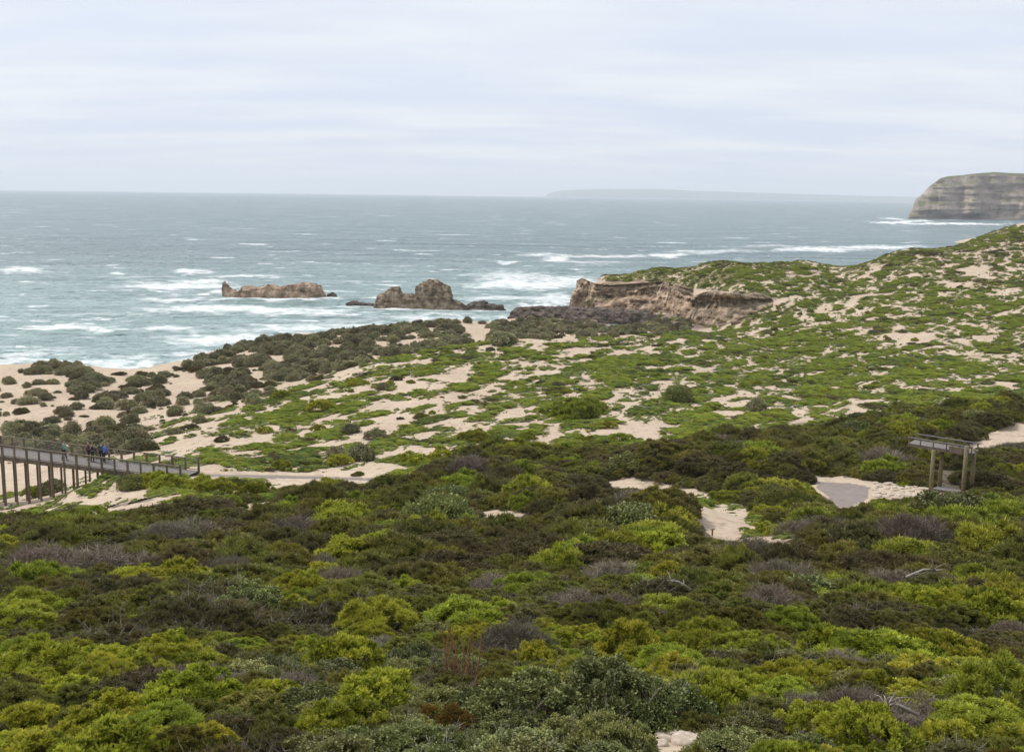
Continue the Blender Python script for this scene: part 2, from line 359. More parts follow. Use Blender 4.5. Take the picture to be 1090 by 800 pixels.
# ------------------------------------------------------------------ green ground cover on the dunes
print('T', round(_t.time()-_T0,1), 'green ground cover on the dunes')
BL = [ # px, py, rx, ry, change of cover
 (430,432,55,14,-.55),(390,455,34,8,-.4),(470,402,34,7,-.3),(600,460,90,7,-.5),(650,447,40,8,-.3),(660,374,50,4,-.3),(880,378,40,3.5,-.35),(980,358,65,4,-.25),(1070,412,34,8,-.6),
 (905,436,12,8,-.4),(800,442,34,6,-.4),(860,396,40,4,-.3),(1060,285,24,4,-.25),(930,265,40,5,-.1),(340,400,40,5,-.4),(500,360,40,4,-.5),(250,440,26,5,-.3),(180,490,20,6,-.25),(240,500,60,4,-.5),
 (420,500,90,5,-.3),(330,512,120,3,-.6),(560,480,50,4,-.1),(700,320,30,10,-.5),(1010,335,60,4,-.1),(1040,360,50,4,-.3),(820,320,30,4,-.15),(530,420,30,8,-.1),(970,310,40,8,-.1),(790,360,50,4,-.2),
 (615,438,34,12,.9),(722,425,20,7,.7),(805,435,10,6,.9),(860,370,50,10,.2),(930,380,70,12,.2),(330,440,60,16,.12),(700,395,60,14,.15),(1050,250,60,22,.6),(1000,390,60,10,.2),(640,405,50,10,.2),(690,288,70,10,.6),(780,285,60,8,.3)]
ang2 = np.radians(np.linspace(-28.5, 28.5, 1100)); rr2 = np.geomspace(62, 480, 820)
A2, R2g = np.meshgrid(ang2, rr2); X = R2g*np.sin(A2); Y = R2g*np.cos(A2); Z = H(X, Y)
px, py, df = proj(X, Y, Z)
cov = .81+.13*sstep(520, 760, px)
for bx, by, rx, ry, dc in BL: cov += dc*np.exp(-((px-bx)/rx)**2-((py-by)/ry)**2)
cov += .12*fbm(X/40, Y/40, 8.8, 2)
# streaks run away from the camera, leaning right
ux = X*0.94-Y*0.34; uy = X*0.34+Y*0.94
wx = 2.2*fbm(X/9, Y/9, 1.1, 2); wy = 2.2*fbm(X/9, Y/9, 6.1, 2)
nz = fbm((ux+wx)/3.6, (uy+wy)/9.0, 0.4, 4, .6)+.35*fbm(ux/18, uy/30, 5.4, 2)
dune = (py < np.interp(px, DUNE_EDGE[:, 0], DUNE_EDGE[:, 1]) -1)
left_of = (px < 540) & dune
beach = left_of | ((px < 800) & dune & (py > 318))
cov = np.where(beach, .17+.1*fbm(X/30, Y/30, 3.0, 2), cov)
cov = np.where((Z < 3.5), 0, cov)
cov = np.where((py > heath_line(px)+8) & ~inpoly(px, py, [(735,526),(860,530),(860,590),(735,585)]), -1, cov)
cov = np.where(inpoly(px, py, [(735,526),(860,530),(860,590),(735,585)]), .55, cov)
front = (py > 512) & (px < 480)
cov = np.where(front & (py < heath_line(px)+8), .62, cov)
for poly in BARE[3:6]+BARE[1:3]: cov = np.where(inpoly(px, py, poly), -.2, cov)
cov = np.where(rocky_mask if False else ((df > 300) & inpoly(px, py, [(540,322),(612,298),(700,302),(760,309),(830,318),(790,345),(740,350),(640,348),(545,345)])), .25, cov)
# quantile mapping of noise -> coverage
sortn = np.sort(nz.ravel()[::37]); rank = np.searchsorted(sortn, nz)/len(sortn)
onb = ((px > 600) & (px < 800) & (py < 303) & (df > 330))*1.0+np.exp(-((px-1060)/70)**2-((py-248)/16)**2)
cov = np.where((px < 135) & (py > 494) & (py < 542) & (df > 75), .22, cov)
cov = np.where(inpoly(px, py, [(190,501),(300,502),(420,505),(640,508),(640,515),(420,515),(300,513),(200,513)]), -.2, cov)
mk = cov-rank                                   # > 0 where plants grow
vein = np.abs(fbm((ux+wx*1.6)/7, (uy+wy)/15, 3.4, 4, .6))
vw = (.15*sstep(-.3, .3, fbm(X/18, Y/18, 7.9, 2))+.035)*(1-.6*np.clip(onb, 0, 1))*(1-.36*sstep(560, 900, px))*(1-.15*sstep(400, 560, px))
mk = np.minimum(mk, (vein-vw*(.72-.2*sstep(560, 760, px)))*3.0)
ax = X*.80-Y*.60; ay = X*.60+Y*.80
v2 = np.abs(fbm((ax+wx)/4.2, (ay+wy)/15, 9.4, 3, .55)); vw2 = (.07*sstep(-.2, .3, fbm(X/13, Y/13, 27.9, 2))+.015)*(.35+.65*sstep(420, 640, px))*(1-.7*np.clip(onb, 0, 1))
mk = np.minimum(mk, (v2-vw2)*2.4)
th = np.clip(mk/.10, 0, 1)**.6
bumpy = .5+.5*fbm(X/1.6, Y/1.6, 2.0, 3)
farf = sstep(90, 250, R2g)
hgt = th*(.06+.2*bumpy+.16*sstep(0, .5, mk))*(.8+.3*farf)
GZ = Z+np.where(mk > 0, hgt, -.12)
keep = mk > -.02
idx = np.arange(X.size).reshape(X.shape)
Fq = np.stack([idx[:-1, :-1], idx[:-1, 1:], idx[1:, 1:], idx[1:, :-1]], -1)
kq = keep[:-1, :-1] & keep[:-1, 1:] & keep[1:, 1:] & keep[1:, :-1] & (Z[:-1, :-1] > 0.8)
Fq = Fq[kq][:, ::-1]
used, inv = np.unique(Fq.ravel(), return_inverse=True)
onbluff = sstep(400, 440, Y)*0+((px > 600) & (px < 800) & (py < 303) & (df > 330))*.9+sstep(330, 440, R2g)*.6
hgt_dummy = 0
brown = np.clip(onbluff, 0, 1)+(1-np.clip(onbluff, 0, 1))*sstep(.1, .5, fbm(X/22, Y/22, 6.6, 3)+.5*sstep(330, 430, R2g)); pinkb = sstep(.35, .6, fbm(X/7, Y/7, 16.6, 3))
GV = np.stack([X, Y, GZ], -1).reshape(-1, 3)[used]
zn = np.stack([brown, pinkb, 0*pinkb], -1).reshape(-1, 3)[used]
gc = mesh_obj('ground_cover', GV, inv.reshape(-1, 4), M['cover'], smooth=True, zone=zn)
tag(gc, 'low yellow green succulent mats spreading over the pale sand dunes', 'ground cover', kind='stuff')
COVER = dict(X=X, Y=Y, Z=GZ, mk=mk, px=px, py=py, BR=brown)

# ------------------------------------------------------------------ plant prototypes
print('T', round(_t.time()-_T0,1), 'plant prototypes')
def rand_rot(n, dirs, r):
    d = dirs/np.linalg.norm(dirs, axis=1)[:, None]; a = r.normal(size=(n, 3)); u = np.cross(d, a); u /= np.linalg.norm(u, axis=1)[:, None]; w = np.cross(d, u)
    return np.stack([u, w, d], -1)
def tuft(kind, r):
    V = []; Q = []; T = []
    def leaf(base, d, l, w, t, up=None):
        d = d/np.linalg.norm(d); s = np.cross(d, r.normal(size=3) if up is None else up); s /= np.linalg.norm(s)+1e-9
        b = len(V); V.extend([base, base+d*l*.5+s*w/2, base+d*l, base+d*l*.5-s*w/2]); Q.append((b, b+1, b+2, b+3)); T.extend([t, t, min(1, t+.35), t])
    def dirr(el, az): return np.array([math.cos(el)*math.cos(az), math.cos(el)*math.sin(az), math.sin(el)])
    Zp = np.zeros(3)
    if kind == 'rosette':
        for i in range(12):
            el = R(r.uniform(10, 85)); az = i*2.4+r.uniform(-.3, .3); d = dirr(el, az)
            leaf(Zp+d*.012, d, r.uniform(.055, .085), .030, r.uniform(0, .6), np.cross(d, [0, 0, 1.])+1e-3)
    elif kind == 'fine':
        for i in range(14):
            d = dirr(R(r.uniform(15, 85)), r.uniform(0, 6.28)); leaf(np.array([0, 0, r.uniform(-.03, .02)]), d, r.uniform(.05, .10), .014, r.uniform(0, .7))
    elif kind == 'round':
        for i in range(9):
            d = dirr(R(r.uniform(-20, 80)), i*2.4); leaf(d*r.uniform(.01, .05)+np.array([0, 0, r.uniform(-.04, .04)]), d, r.uniform(.035, .05), .032, r.uniform(0, .9))
    elif kind == 'twig':
        for i in range(7):
            d = dirr(R(r.uniform(20, 88)), r.uniform(0, 6.28)); b = np.array([0, 0, -.03]); leaf(b, d, r.uniform(.10, .22), .0085, r.uniform(0, .7))
            e = d+r.normal(size=3)*.5; leaf(b+d*.07, e, r.uniform(.05, .11), .006, r.uniform(0, .7))
    return np.array(V), np.array(Q), np.array(T)
def bush_geo(kind, rad, hh, nl, nt_, ts, seed, lobe_flat=1.0, inner=.35, lr=(.2, .34)):
    r = np.random.default_rng(seed); parts = [tuft(kind, r) for _ in range(3)]
    i = np.arange(nl); el = np.arcsin(np.clip((i+.5)/nl+r.uniform(-.05, .05, nl), -.02, 1)); az = i*2.39996+r.uniform(-.25, .25, nl)
    irr = 1+.22*np.sin(az*2+seed)+.12*np.sin(az*3+seed*2)
    LC = np.stack([np.cos(el)*np.cos(az)*rad*.78*irr, np.cos(el)*np.sin(az)*rad*.78*irr, np.sin(el)*hh*.72*(.8+.4*r.random(nl))+hh*.12], -1)*(1-.22*(r.random(nl)**2))[:, None]
    LR = rad*r.uniform(*lr, nl)
    lob = r.integers(0, nl, nt_); d = r.normal(size=(nt_, 3)); out = LC[lob]/np.array([rad, rad, hh])
    d = d/np.linalg.norm(d, axis=1)[:, None]+out*.6+np.array([0, 0, .75]); d /= np.linalg.norm(d, axis=1)[:, None]
    rr_ = np.where(r.random(nt_) < inner, r.uniform(.45, .9, nt_), r.uniform(.9, 1.08, nt_))
    P = LC[lob]+d*(LR[lob]*rr_)[:, None]*np.array([1, 1, lobe_flat]); P[:, 2] = np.maximum(P[:, 2], .03)
    dirs = d*.7+np.array([0, 0, .7])+r.normal(size=(nt_, 3))*.25
    Rm = rand_rot(nt_, dirs, r); S = ts*r.uniform(.7, 1.3, nt_); lobt = r.uniform(-.25, .25, nl)[lob]
    VV = []; QQ = []; TT = []; off = 0
    for k in range(3):
        sel = np.nonzero(np.arange(nt_) % 3 == k)[0]; V, Q, T = parts[k]
        v = np.einsum('nij,vj->nvi', Rm[sel], V)*S[sel][:, None, None]+P[sel][:, None, :]
        VV.append(v.reshape(-1, 3)); QQ.append((Q[None]+(np.arange(len(sel))*len(V))[:, None, None]+off).reshape(-1, 4)); off += len(sel)*len(V)
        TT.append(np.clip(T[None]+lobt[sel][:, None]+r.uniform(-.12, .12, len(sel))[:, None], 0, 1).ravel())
    return np.concatenate(VV), np.concatenate(QQ), np.concatenate(TT), LC
def branch_geo(LC, rad, hh, seed, nb=14, twigs=0, thick=.022):
    r = random.Random(seed); mb = MB(); LCs = list(LC); r.shuffle(LCs)
    for c in LCs[:nb]:
        b = Vector((r.uniform(-.12, .12)*rad, r.uniform(-.12, .12)*rad, -.1)); e = Vector(c); m_ = b.lerp(e, .5)+Vector((r.uniform(-.1, .1), r.uniform(-.1, .1), r.uniform(-.15, .02)*hh))
        mb.tube([b, m_, e], [thick*rad*1.2, thick*rad*.8, thick*rad*.25], 5)
        for t in range(2):
            s = m_.lerp(e, r.uniform(.1, .8)); q = s+Vector((r.uniform(-.3, .3)*rad, r.uniform(-.3, .3)*rad, r.uniform(.05, .4)*hh)); mb.tube([s, q], [thick*rad*.4, thick*rad*.12], 4)
    for c in range(twigs):
        a = r.uniform(0, 6.28); rr_ = r.uniform(.2, 1)*rad; s = Vector((math.cos(a)*rr_*.4, math.sin(a)*rr_*.4, .02)); e = Vector((math.cos(a)*rr_, math.sin(a)*rr_, hh*r.uniform(.5, 1.15)))
        m_ = s.lerp(e, .55)+Vector((r.uniform(-.1, .1), r.uniform(-.1, .1), r.uniform(-.08, .08)))
        mb.tube([s, m_, e], [.012, .008, .003], 4)
        for t in range(3):
            p = m_.lerp(e, r.random()); mb.tube([p, p+Vector((r.uniform(-.18, .18), r.uniform(-.18, .18), r.uniform(.02, .25)))], [.005, .002], 3)
    return mb
PROTO = {}   # kind -> lod -> list of (foliage mesh, branch mesh)
def proto(kind, lod, tk, mk_, n, rad, hh, nl, nt_, ts, **kw):
    twigs = kw.pop('twigs', 0); L = []
    for s in range(n):
        seed = abs(hash_(kind))+lod*50+s
        V, Q, T, LC = bush_geo(tk, rad, hh*(.85+.12*s), nl, nt_, ts, seed, **kw)
        me = bpy.data.meshes.new('foliage'); me.vertices.add(len(V)); me.vertices.foreach_set('co', V.astype(np.float32).ravel())
        me.loops.add(Q.size); me.loops.foreach_set('vertex_index', Q.astype(np.int32).ravel()); me.polygons.add(len(Q)); me.polygons.foreach_set('loop_start', np.arange(0, Q.size, 4, dtype=np.int32)); me.update(calc_edges=True)
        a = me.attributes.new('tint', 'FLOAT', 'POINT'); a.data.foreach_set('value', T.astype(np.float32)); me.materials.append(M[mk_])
        bm = branch_geo(LC, rad, hh, seed, twigs=twigs); bme = bpy.data.meshes.new('branches'); bme.from_pydata(bm.v, [], bm.f); bme.materials.append(M['twig'])
        L.append((me, bme))
    PROTO.setdefault(kind, {})[lod] = L
def hash_(s): return sum(ord(c)*(i+3) for i, c in enumerate(s))
# nominal bush radius 1 m; copies are scaled
proto('rosette', 0, 'rosette', 'rosette', 3, 1.0, 1.0, 85, 1000, 1.6, inner=.12, lr=(.08, .125))
proto('bright', 0, 'fine', 'bright', 3, 1.0, .95, 75, 1700, 1.25, inner=.15, lr=(.085, .14))
proto('olive', 0, 'fine', 'olive', 4, 1.0, .75, 110, 2700, 1.05, lobe_flat=.75, inner=.15, lr=(.07, .125))
proto('brown', 0, 'fine', 'brown', 3, 1.0, .75, 100, 2200, 1.05, lobe_flat=.75, inner=.15, lr=(.07, .125), twigs=30)
proto('grey', 0, 'round', 'grey', 3, 1.0, .95, 95, 2500, 1.1, inner=.15, lr=(.08, .14), twigs=14)
proto('rust', 0, 'fine', 'rust', 2, 1.0, .9, 50, 1900, 1.2, inner=.25, lr=(.11, .2))
proto('dry', 0, 'twig', 'dry', 3, 1.0, .8, 24, 420, 1.5, inner=.4, twigs=120)
proto('rosette', 1, 'rosette', 'rosette', 2, 1.0, .95, 60, 620, 1.9, lr=(.09, .15), inner=.15)
proto('bright', 1, 'fine', 'bright', 2, 1.0, .85, 50, 850, 1.8, lr=(.10, .17), inner=.15)
proto('olive', 1, 'fine', 'olive', 4, 1.0, .66, 80, 1250, 1.6, lobe_flat=.75, lr=(.08, .15), inner=.15)
proto('brown', 1, 'fine', 'brown', 3, 1.0, .66, 80, 1150, 1.6, lobe_flat=.75, lr=(.08, .15), inner=.15)
proto('grey', 1, 'round', 'grey', 2, 1.0, .85, 28, 900, 2.2)
proto('dry', 1, 'twig', 'dry', 2, 1.0, .7, 24, 420, 1.7, twigs=24)
proto('salt', 1, 'round', 'salt', 5, 1.0, .8, 34, 520, 3.2, lr=(.15, .3), inner=.2)
proto('mound', 1, 'fine', 'olive', 3, 1.0, .66, 190, 5600, .8, lobe_flat=.7, lr=(.05, .10), inner=.15)
proto('moundbrown', 1, 'fine', 'brown', 2, 1.0, .66, 190, 5600, .8, lobe_flat=.7, lr=(.05, .10), inner=.15)
proto('matp', 1, 'fine', 'matl', 3, 1.0, .42, 16, 170, 3.2)
proto('matdark', 1, 'fine', 'matd', 3, 1.0, .5, 16, 170, 3.2)
proto('matbrown', 1, 'fine', 'brown', 3, 1.0, .42, 16, 150, 3.2)

def gn_scatter(name, P, rot, scl, pid, plist, **kw):
    """one object that carries every copy: points with attributes, geometry nodes put a plant on each"""
    me = bpy.data.meshes.new(name); me.vertices.add(len(P)); me.vertices.foreach_set('co', np.asarray(P, np.float32).ravel())
    for nm, ty, arr, key in (('rot', 'FLOAT_VECTOR', rot, 'vector'), ('scl', 'FLOAT_VECTOR', scl, 'vector'), ('pid', 'INT', pid, 'value')):
        a = me.attributes.new(nm, ty, 'POINT'); a.data.foreach_set(key, np.asarray(arr, np.int32 if ty == 'INT' else np.float32).ravel())
    o = link(bpy.data.objects.new(name, me)); tag(o, **kw)
    ng = bpy.data.node_groups.new(name+'_nodes', 'GeometryNodeTree')
    ng.interface.new_socket('Geometry', in_out='INPUT', socket_type='NodeSocketGeometry'); ng.interface.new_socket('Geometry', in_out='OUTPUT', socket_type='NodeSocketGeometry')
    gi = ng.nodes.new('NodeGroupInput'); go = ng.nodes.new('NodeGroupOutput'); L = ng.links.new
    def na(nm, dt):
        n = ng.nodes.new('GeometryNodeInputNamedAttribute'); n.data_type = dt; n.inputs['Name'].default_value = nm
        return [s for s in n.outputs if s.enabled and s.name == 'Attribute'][0]
    ar = na('rot', 'FLOAT_VECTOR'); asc = na('scl', 'FLOAT_VECTOR'); ap = na('pid', 'INT')
    e2r = ng.nodes.new('FunctionNodeEulerToRotation'); L(ar, e2r.inputs[0])
    jn = ng.nodes.new('GeometryNodeJoinGeometry')
    for k, (fm, bm) in enumerate(plist):
        if not (np.asarray(pid) == k).any(): continue
        ins = ng.nodes.new('GeometryNodeInstanceOnPoints'); L(gi.outputs[0], ins.inputs['Points'])
        cmp_ = ng.nodes.new('FunctionNodeCompare'); cmp_.data_type = 'INT'; cmp_.operation = 'EQUAL'
        si = [s for s in cmp_.inputs if s.enabled and s.type == 'INT']; L(ap, si[0]); si[1].default_value = k
        L(cmp_.outputs[0], ins.inputs['Selection'])
        src = ng.nodes.new('GeometryNodeObjectInfo'); po = bpy.data.objects.new('proto', join_meshes(fm, bm)); src.inputs['Object'].default_value = po
        L(src.outputs['Geometry'], ins.inputs['Instance'])
        L(e2r.outputs[0], ins.inputs['Rotation']); L(asc, ins.inputs['Scale']); L(ins.outputs[0], jn.inputs[0])
    L(jn.outputs[0], go.inputs[0])
    md = o.modifiers.new('scatter', 'NODES'); md.node_group = ng
    return o
_jc = {}
def join_meshes(a, b):
    if b is None: return a
    if (a.name, b.name) in _jc: return _jc[(a.name, b.name)]
    va = np.empty(len(a.vertices)*3, np.float32); a.vertices.foreach_get('co', va); vb = np.empty(len(b.vertices)*3, np.float32); b.vertices.foreach_get('co', vb)
    ta = np.empty(len(a.vertices), np.float32); a.attributes['tint'].data.foreach_get('value', ta)
    fa = np.empty(len(a.loops), np.int32); a.loops.foreach_get('vertex_index', fa)
    fl = [tuple(p.vertices) for p in b.polygons]; na_ = len(a.vertices); me = bpy.data.meshes.new('shrub')
    li = np.concatenate([fa, np.array([i+na_ for p in fl for i in p], np.int32)]); ls = np.concatenate([np.arange(0, len(fa), 4), len(fa)+np.concatenate([[0], np.cumsum([len(p) for p in fl])[:-1]])]).astype(np.int32)
    me.vertices.add(na_+len(b.vertices)); me.vertices.foreach_set('co', np.concatenate([va, vb])); me.loops.add(len(li)); me.loops.foreach_set('vertex_index', li)
    me.polygons.add(len(ls)); me.polygons.foreach_set('loop_start', ls); me.update(calc_edges=True)
    at_ = me.attributes.new('tint', 'FLOAT', 'POINT'); at_.data.foreach_set('value', np.concatenate([ta, np.zeros(len(b.vertices), np.float32)]))
    me.materials.append(a.materials[0]); me.materials.append(b.materials[0])
    mi = np.zeros(len(ls), np.int32); mi[len(fa)//4:] = 1; me.polygons.foreach_set('material_index', mi)
    _jc[(a.name, b.name)] = me; return me

# ------------------------------------------------------------------ labels
print('T', round(_t.time()-_T0,1), 'labels')
used_labels = {}
def where(px, py):
    hx = ['by the left edge', 'in the left quarter', 'left of centre', 'in the centre', 'right of centre', 'in the right quarter', 'by the right edge'][int(np.clip(px/1090*7, 0, 6))]
    return hx

# ------------------------------------------------------------------ heath bushes
print('T', round(_t.time()-_T0,1), 'heath bushes')
def poisson(cands, radf, cell=4.0):
    grid = {}; out = []
    for i, (x, y, r) in enumerate(cands):
        g = (int(x//cell), int(y//cell)); ok = True
        for a in (-1, 0, 1):
            for b in (-1, 0, 1):
                for j in grid.get((g[0]+a, g[1]+b), ()):
                    if (cands[j][0]-x)**2+(cands[j][1]-y)**2 < (radf*(r+cands[j][2]))**2: ok = False; break
                if not ok: break
            if not ok: break
        if ok: grid.setdefault(g, []).append(i); out.append(i)
    return out
HEROES = [(15,797,'rosette',.5),(62,796,'rosette',.5),(110,798,'rosette',.45),(225,796,'rosette',.45),(1010,792,'rosette',.5),(1080,792,'rosette',.55),(1070,772,'rosette',.6),(890,730,'rosette',.7),(930,735,'rosette',.7),(620,712,'bright',.7),(20,700,'bright',.9),(70,742,'rosette',.6),
  # px, py of crown middle, kind, radius m
 (40,722,'bright',1.3),(105,735,'bright',.8),(30,775,'rosette',.55),(95,790,'rosette',.6),(160,800,'rosette',.55),(150,765,'rosette',.4),(205,705,'bright',.75),(365,715,'rosette',1.15),(330,700,'rosette',.7),
 (395,760,'rosette',.8),(360,785,'rosette',.8),(285,770,'olive',.5),(240,780,'brown',.6),(300,740,'dry',.7),(480,775,'rust',.5),(440,770,'olive',.6),(545,690,'dry',1.0),(430,690,'olive',.9),(570,770,'grey',.9),(640,765,'grey',1.0),(700,765,'grey',.9),
 (540,785,'grey',.6),(665,700,'rosette',1.3),(720,715,'bright',1.1),(760,690,'bright',1.1),(800,695,'bright',1.0),(760,755,'bright',.8),(740,725,'olive',.8),(840,715,'brown',.9),(880,700,'rosette',1.1),(945,705,'rosette',1.4),(1005,705,'rosette',1.2),(1040,720,'rosette',.9),
 (990,725,'rosette',.9),(1060,755,'bright',1.0),(1085,740,'bright',.9),(1045,780,'bright',.8),(860,760,'dry',.6),(920,765,'dry',.6),(960,780,'dry',.5),(820,780,'brown',.6),(1000,770,'dry',.6),(790,780,'grey',.6),(700,640,'brown',1.8),(590,640,'olive',1.6),(380,640,'olive',2.2),(450,625,'olive',2.2),
 (270,620,'olive',2.0),(160,640,'rosette',1.0),(70,650,'rosette',1.1),(320,650,'bright',.9),(250,640,'brown',1.8),(185,665,'brown',1.5),(120,690,'brown',1.4),(100,665,'olive',1.4)]
bushes = []
for hx, hy, k, r_ in HEROES:
    p = ground(hx, hy+10)
    if p is not None: bushes.append((p[0], p[1], r_*.9, k))
nh = len(bushes)
c = []
for _ in range(190000):
    r0 = random.random(); d = 8+125*r0**.62 if random.random() < .6 else random.uniform(8, 60)
    x = random.uniform(-1, 1)*(.56*(d+6)+7); c.append((x, d))
c = np.array(c); cz = H(c[:, 0], c[:, 1]); cpx, cpy, cd = proj(c[:, 0], c[:, 1], cz)
rad = np.where(c[:, 1] < 30, rng.uniform(.28, .72, len(c)), rng.uniform(.4, 1.3, len(c)))*np.interp(c[:, 1], [10, 60, 120], [.9, 1.0, 1.1])
big = (c[:, 1] > 45) & (rng.random(len(c)) < .12); rad = np.where(big, rad*1.5, rad)
hp = rad*.62*F/cd; wp = rad*.75*F/cd
ok = (cpy-hp*.9 > heath_line(cpx)-1+4*fbm(cpx/25, cpy/10, 4.4, 2))
for poly in BARE:
    for fy in (0, .33, .66, 1.0):
        for fx in (-1, 0, 1): ok &= ~inpoly(cpx+fx*wp*.9, cpy-hp*fy, poly)
ok &= ~((cpx > 985) & (cpx < 1032) & (cpy > 500) & (cpy < 531))
c = c[ok]; cpx = cpx[ok]; cpy = cpy[ok]
rad = rad[ok]
nk = fbm(c[:, 0]/6, c[:, 1]/8, 1.9, 3); nk2 = fbm(c[:, 0]/11, c[:, 1]/14, 11.9, 3); rnd = rng.random(len(c))
def pick(d, a, b, t, px_, py_):
    if d < 24:
        if a > .22: return 'rosette'
        if a > .08: return 'bright' if t < .5 else 'olive'
        if a < -.28: return 'grey'
        if b > .12: return 'dry' if t < .16 else 'brown' if t < .6 else 'olive'
        return 'olive' if t < .5 else 'brown' if t < .66 else 'grey' if t < .74 else 'dry' if t < .77 else 'rust' if t < .785 else 'rosette'
    if d < 55:
        if a > .26: return 'rosette' if t < .5 else 'bright'
        if b > .14: return 'brown' if t < .5 else 'olive' if t < .95 else 'dry'
        return 'olive' if t < .68 else 'brown' if t < .84 else 'grey' if t < .87 else 'bright' if t < .95 else 'dry'
    if a > .3: return 'bright' if t < .6 else 'olive'
    if b > .12: return 'brown' if t < .7 else 'olive' if t < .95 else 'dry'
    return 'olive' if t < .70 else 'brown' if t < .86 else 'bright' if t < .97 else 'grey'
order = np.argsort(-rad+rng.random(len(c))*.6)
cand = [(b[0], b[1], b[2]) for b in bushes]+[(c[i, 0], c[i, 1], rad[i]) for i in order]
sel = poisson(cand, .56)
for s in sel:
    if s < nh: continue
    i = order[s-nh]; bushes.append((c[i, 0], c[i, 1], rad[i], pick(c[i, 1], nk[i], nk2[i], rnd[i], cpx[i], cpy[i])))
B = []
for j, (x, y, r_, k) in enumerate(bushes):
    z = float(H(x, y)); d = math.hypot(x, y); ppx, ppy, _ = proj(np.array(x), np.array(y), np.array(z+r_*.5)); B.append(dict(x=x, y=y, z=z, r=r_, k=k, d=d, px=float(ppx), py=float(ppy), hero=j < nh))
vis = [b for b in B if -30 < b['px'] < 1120 and b['py'] < 835 and b['y'] > 9]
vis.sort(key=lambda b: (not b['hero'], -b['r']/b['d']))
inframe = [b for b in vis if 4 < b['px'] < 1086 and b['py'] < 796]
NIND = 290
things = inframe[:NIND]; ids = {id(b) for b in things}
rest = [b for b in B if id(b) not in ids]
KN = {'rosette': 'yellow green rosette bush', 'bright': 'fresh green bush', 'olive': 'olive green bush', 'brown': 'brownish olive bush', 'grey': 'grey green bush', 'dry': 'grey brown twiggy bush', 'rust': 'rust tipped green bush', 'salt': 'dark grey green shrub', 'mound': 'olive domed thicket', 'moundbrown': 'dark brown domed thicket'}
def sizew(r_): return 'small' if r_ < .6 else 'mid sized' if r_ < 1.0 else 'broad'
def labels(bs, nx, rows, lead):
    """says kind, size, and place; ties in one cell are told apart by their order from the left"""
    cells = {}
    for b in bs:
        row = next(n for y0, n in rows if b['py'] >= y0); b['cell'] = (KN[b['k']], sizew(b['r']), where(b['px'], b['py']), row); cells.setdefault(b['cell'], []).append(b)
    ordn = ['first', 'second', 'third', 'fourth', 'fifth', 'sixth', 'seventh', 'eighth', 'ninth', 'tenth', 'eleventh', 'twelfth', 'thirteenth', 'fourteenth']
    for cell, L in cells.items():
        L.sort(key=lambda b: b['px']); k, s, h, row = cell
        for i, b in enumerate(L):
            b['label'] = f"{s} {k} {row} {h}" if len(L) == 1 else f"{ordn[min(i, 13)]} {s} {k} {row} {h}"
rows = [(740, 'at the bottom edge'), (690, 'on the near slope'), (640, 'up the slope'), (0, 'on the upper slope')]
labels(things, 7, rows, '')
def copy_bush(b, name, cat, group, lod, parts=True):
    fm, bm = random.choice(PROTO[b['k']][lod]); o = empty(name, (b['x'], b['y'], b['z']-.05), random.uniform(0, 6.28), label=b['label'], cat=cat, group=group)
    s = b['r']; o.scale = (s*random.uniform(.8, 1.3), s*random.uniform(.8, 1.2), s*random.uniform(.7, 1.1))
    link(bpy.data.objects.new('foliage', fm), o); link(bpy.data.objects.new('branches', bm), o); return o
for b in things: copy_bush(b, 'heath_bush', 'bush', 'bushes on the near heath slope', 0 if b['d'] < 45 else 1)
PL = []; key = {}
for k, dd in PROTO.items():
    for lod, L in dd.items():
        for q, pr in enumerate(L): key[(k, lod, q)] = len(PL); PL.append(pr)
def scatter(bs, name, **kw):
    P = []; Rt = []; S = []; I = []
    for b in bs:
        lod = 0 if (b['d'] < 34 and 0 in PROTO[b['k']]) else 1 if 1 in PROTO[b['k']] else 0; n = len(PROTO[b['k']][lod])
        P.append((b['x'], b['y'], b['z']-.05)); Rt.append((random.uniform(-.08, .08), random.uniform(-.08, .08), random.uniform(0, 6.28)))
        s = b['r']; S.append((s*random.uniform(.75, 1.35), s*random.uniform(.75, 1.25), s*random.uniform(.65, 1.15))); I.append(key[(b['k'], lod, random.randrange(n))])
    return gn_scatter(name, P, Rt, S, I, PL, **kw)
scatter(rest, 'heath_shrubbery', label='dense low coastal heath of olive and brown shrubs covering the slope', cat='heath', kind='stuff')
print('heath', len(B), 'things', len(things), 'rest', len(rest))

# ------------------------------------------------------------------ shrubs on the foredune, the flats and the dunes
print('T', round(_t.time()-_T0,1), 'shrubs on the foredune, the flats and the dunes')
SB = []
def band_ok(px, py):
    st = np.interp(px, SHORE_T[:, 0], SHORE_T[:, 1]); de = np.interp(px, DUNE_EDGE[:, 0], DUNE_EDGE[:, 1]); return (py > st-2) & (py < de-1) & (px < 760)
c = np.stack([rng.uniform(-140, 70, 40000), rng.uniform(95, 345, 40000)], -1); cz = H(c[:, 0], c[:, 1]); cpx, cpy, cd = proj(c[:, 0], c[:, 1], cz)
ok = band_ok(cpx, cpy) & (cz > 1.2) & (cpx > -40)
dens = np.interp(cpx, [0, 90, 112, 200, 250, 600, 760], [400, 397, 400, 402, 404, 365, 352])      # thick above this line
nn = fbm(c[:, 0]/5, c[:, 1]/7, 5.2, 3); pr = np.where(cpy < dens, .9, .13)
pr = np.where((cpy > 385) & (cpy < 432) & (cpx > 75) & (cpx < 175) , .75, pr); pr = np.where((cpx > 225) & (cpx < 400) & (cpy < np.interp(cpx, [225, 330, 400], [425, 402, 385])), .9, pr)
pr = np.where((cpy > 452) & (cpx < 150), .45, pr); pr = np.where((cpx > 490) & (cpx < 522) & (cpy > 345), .02, pr)
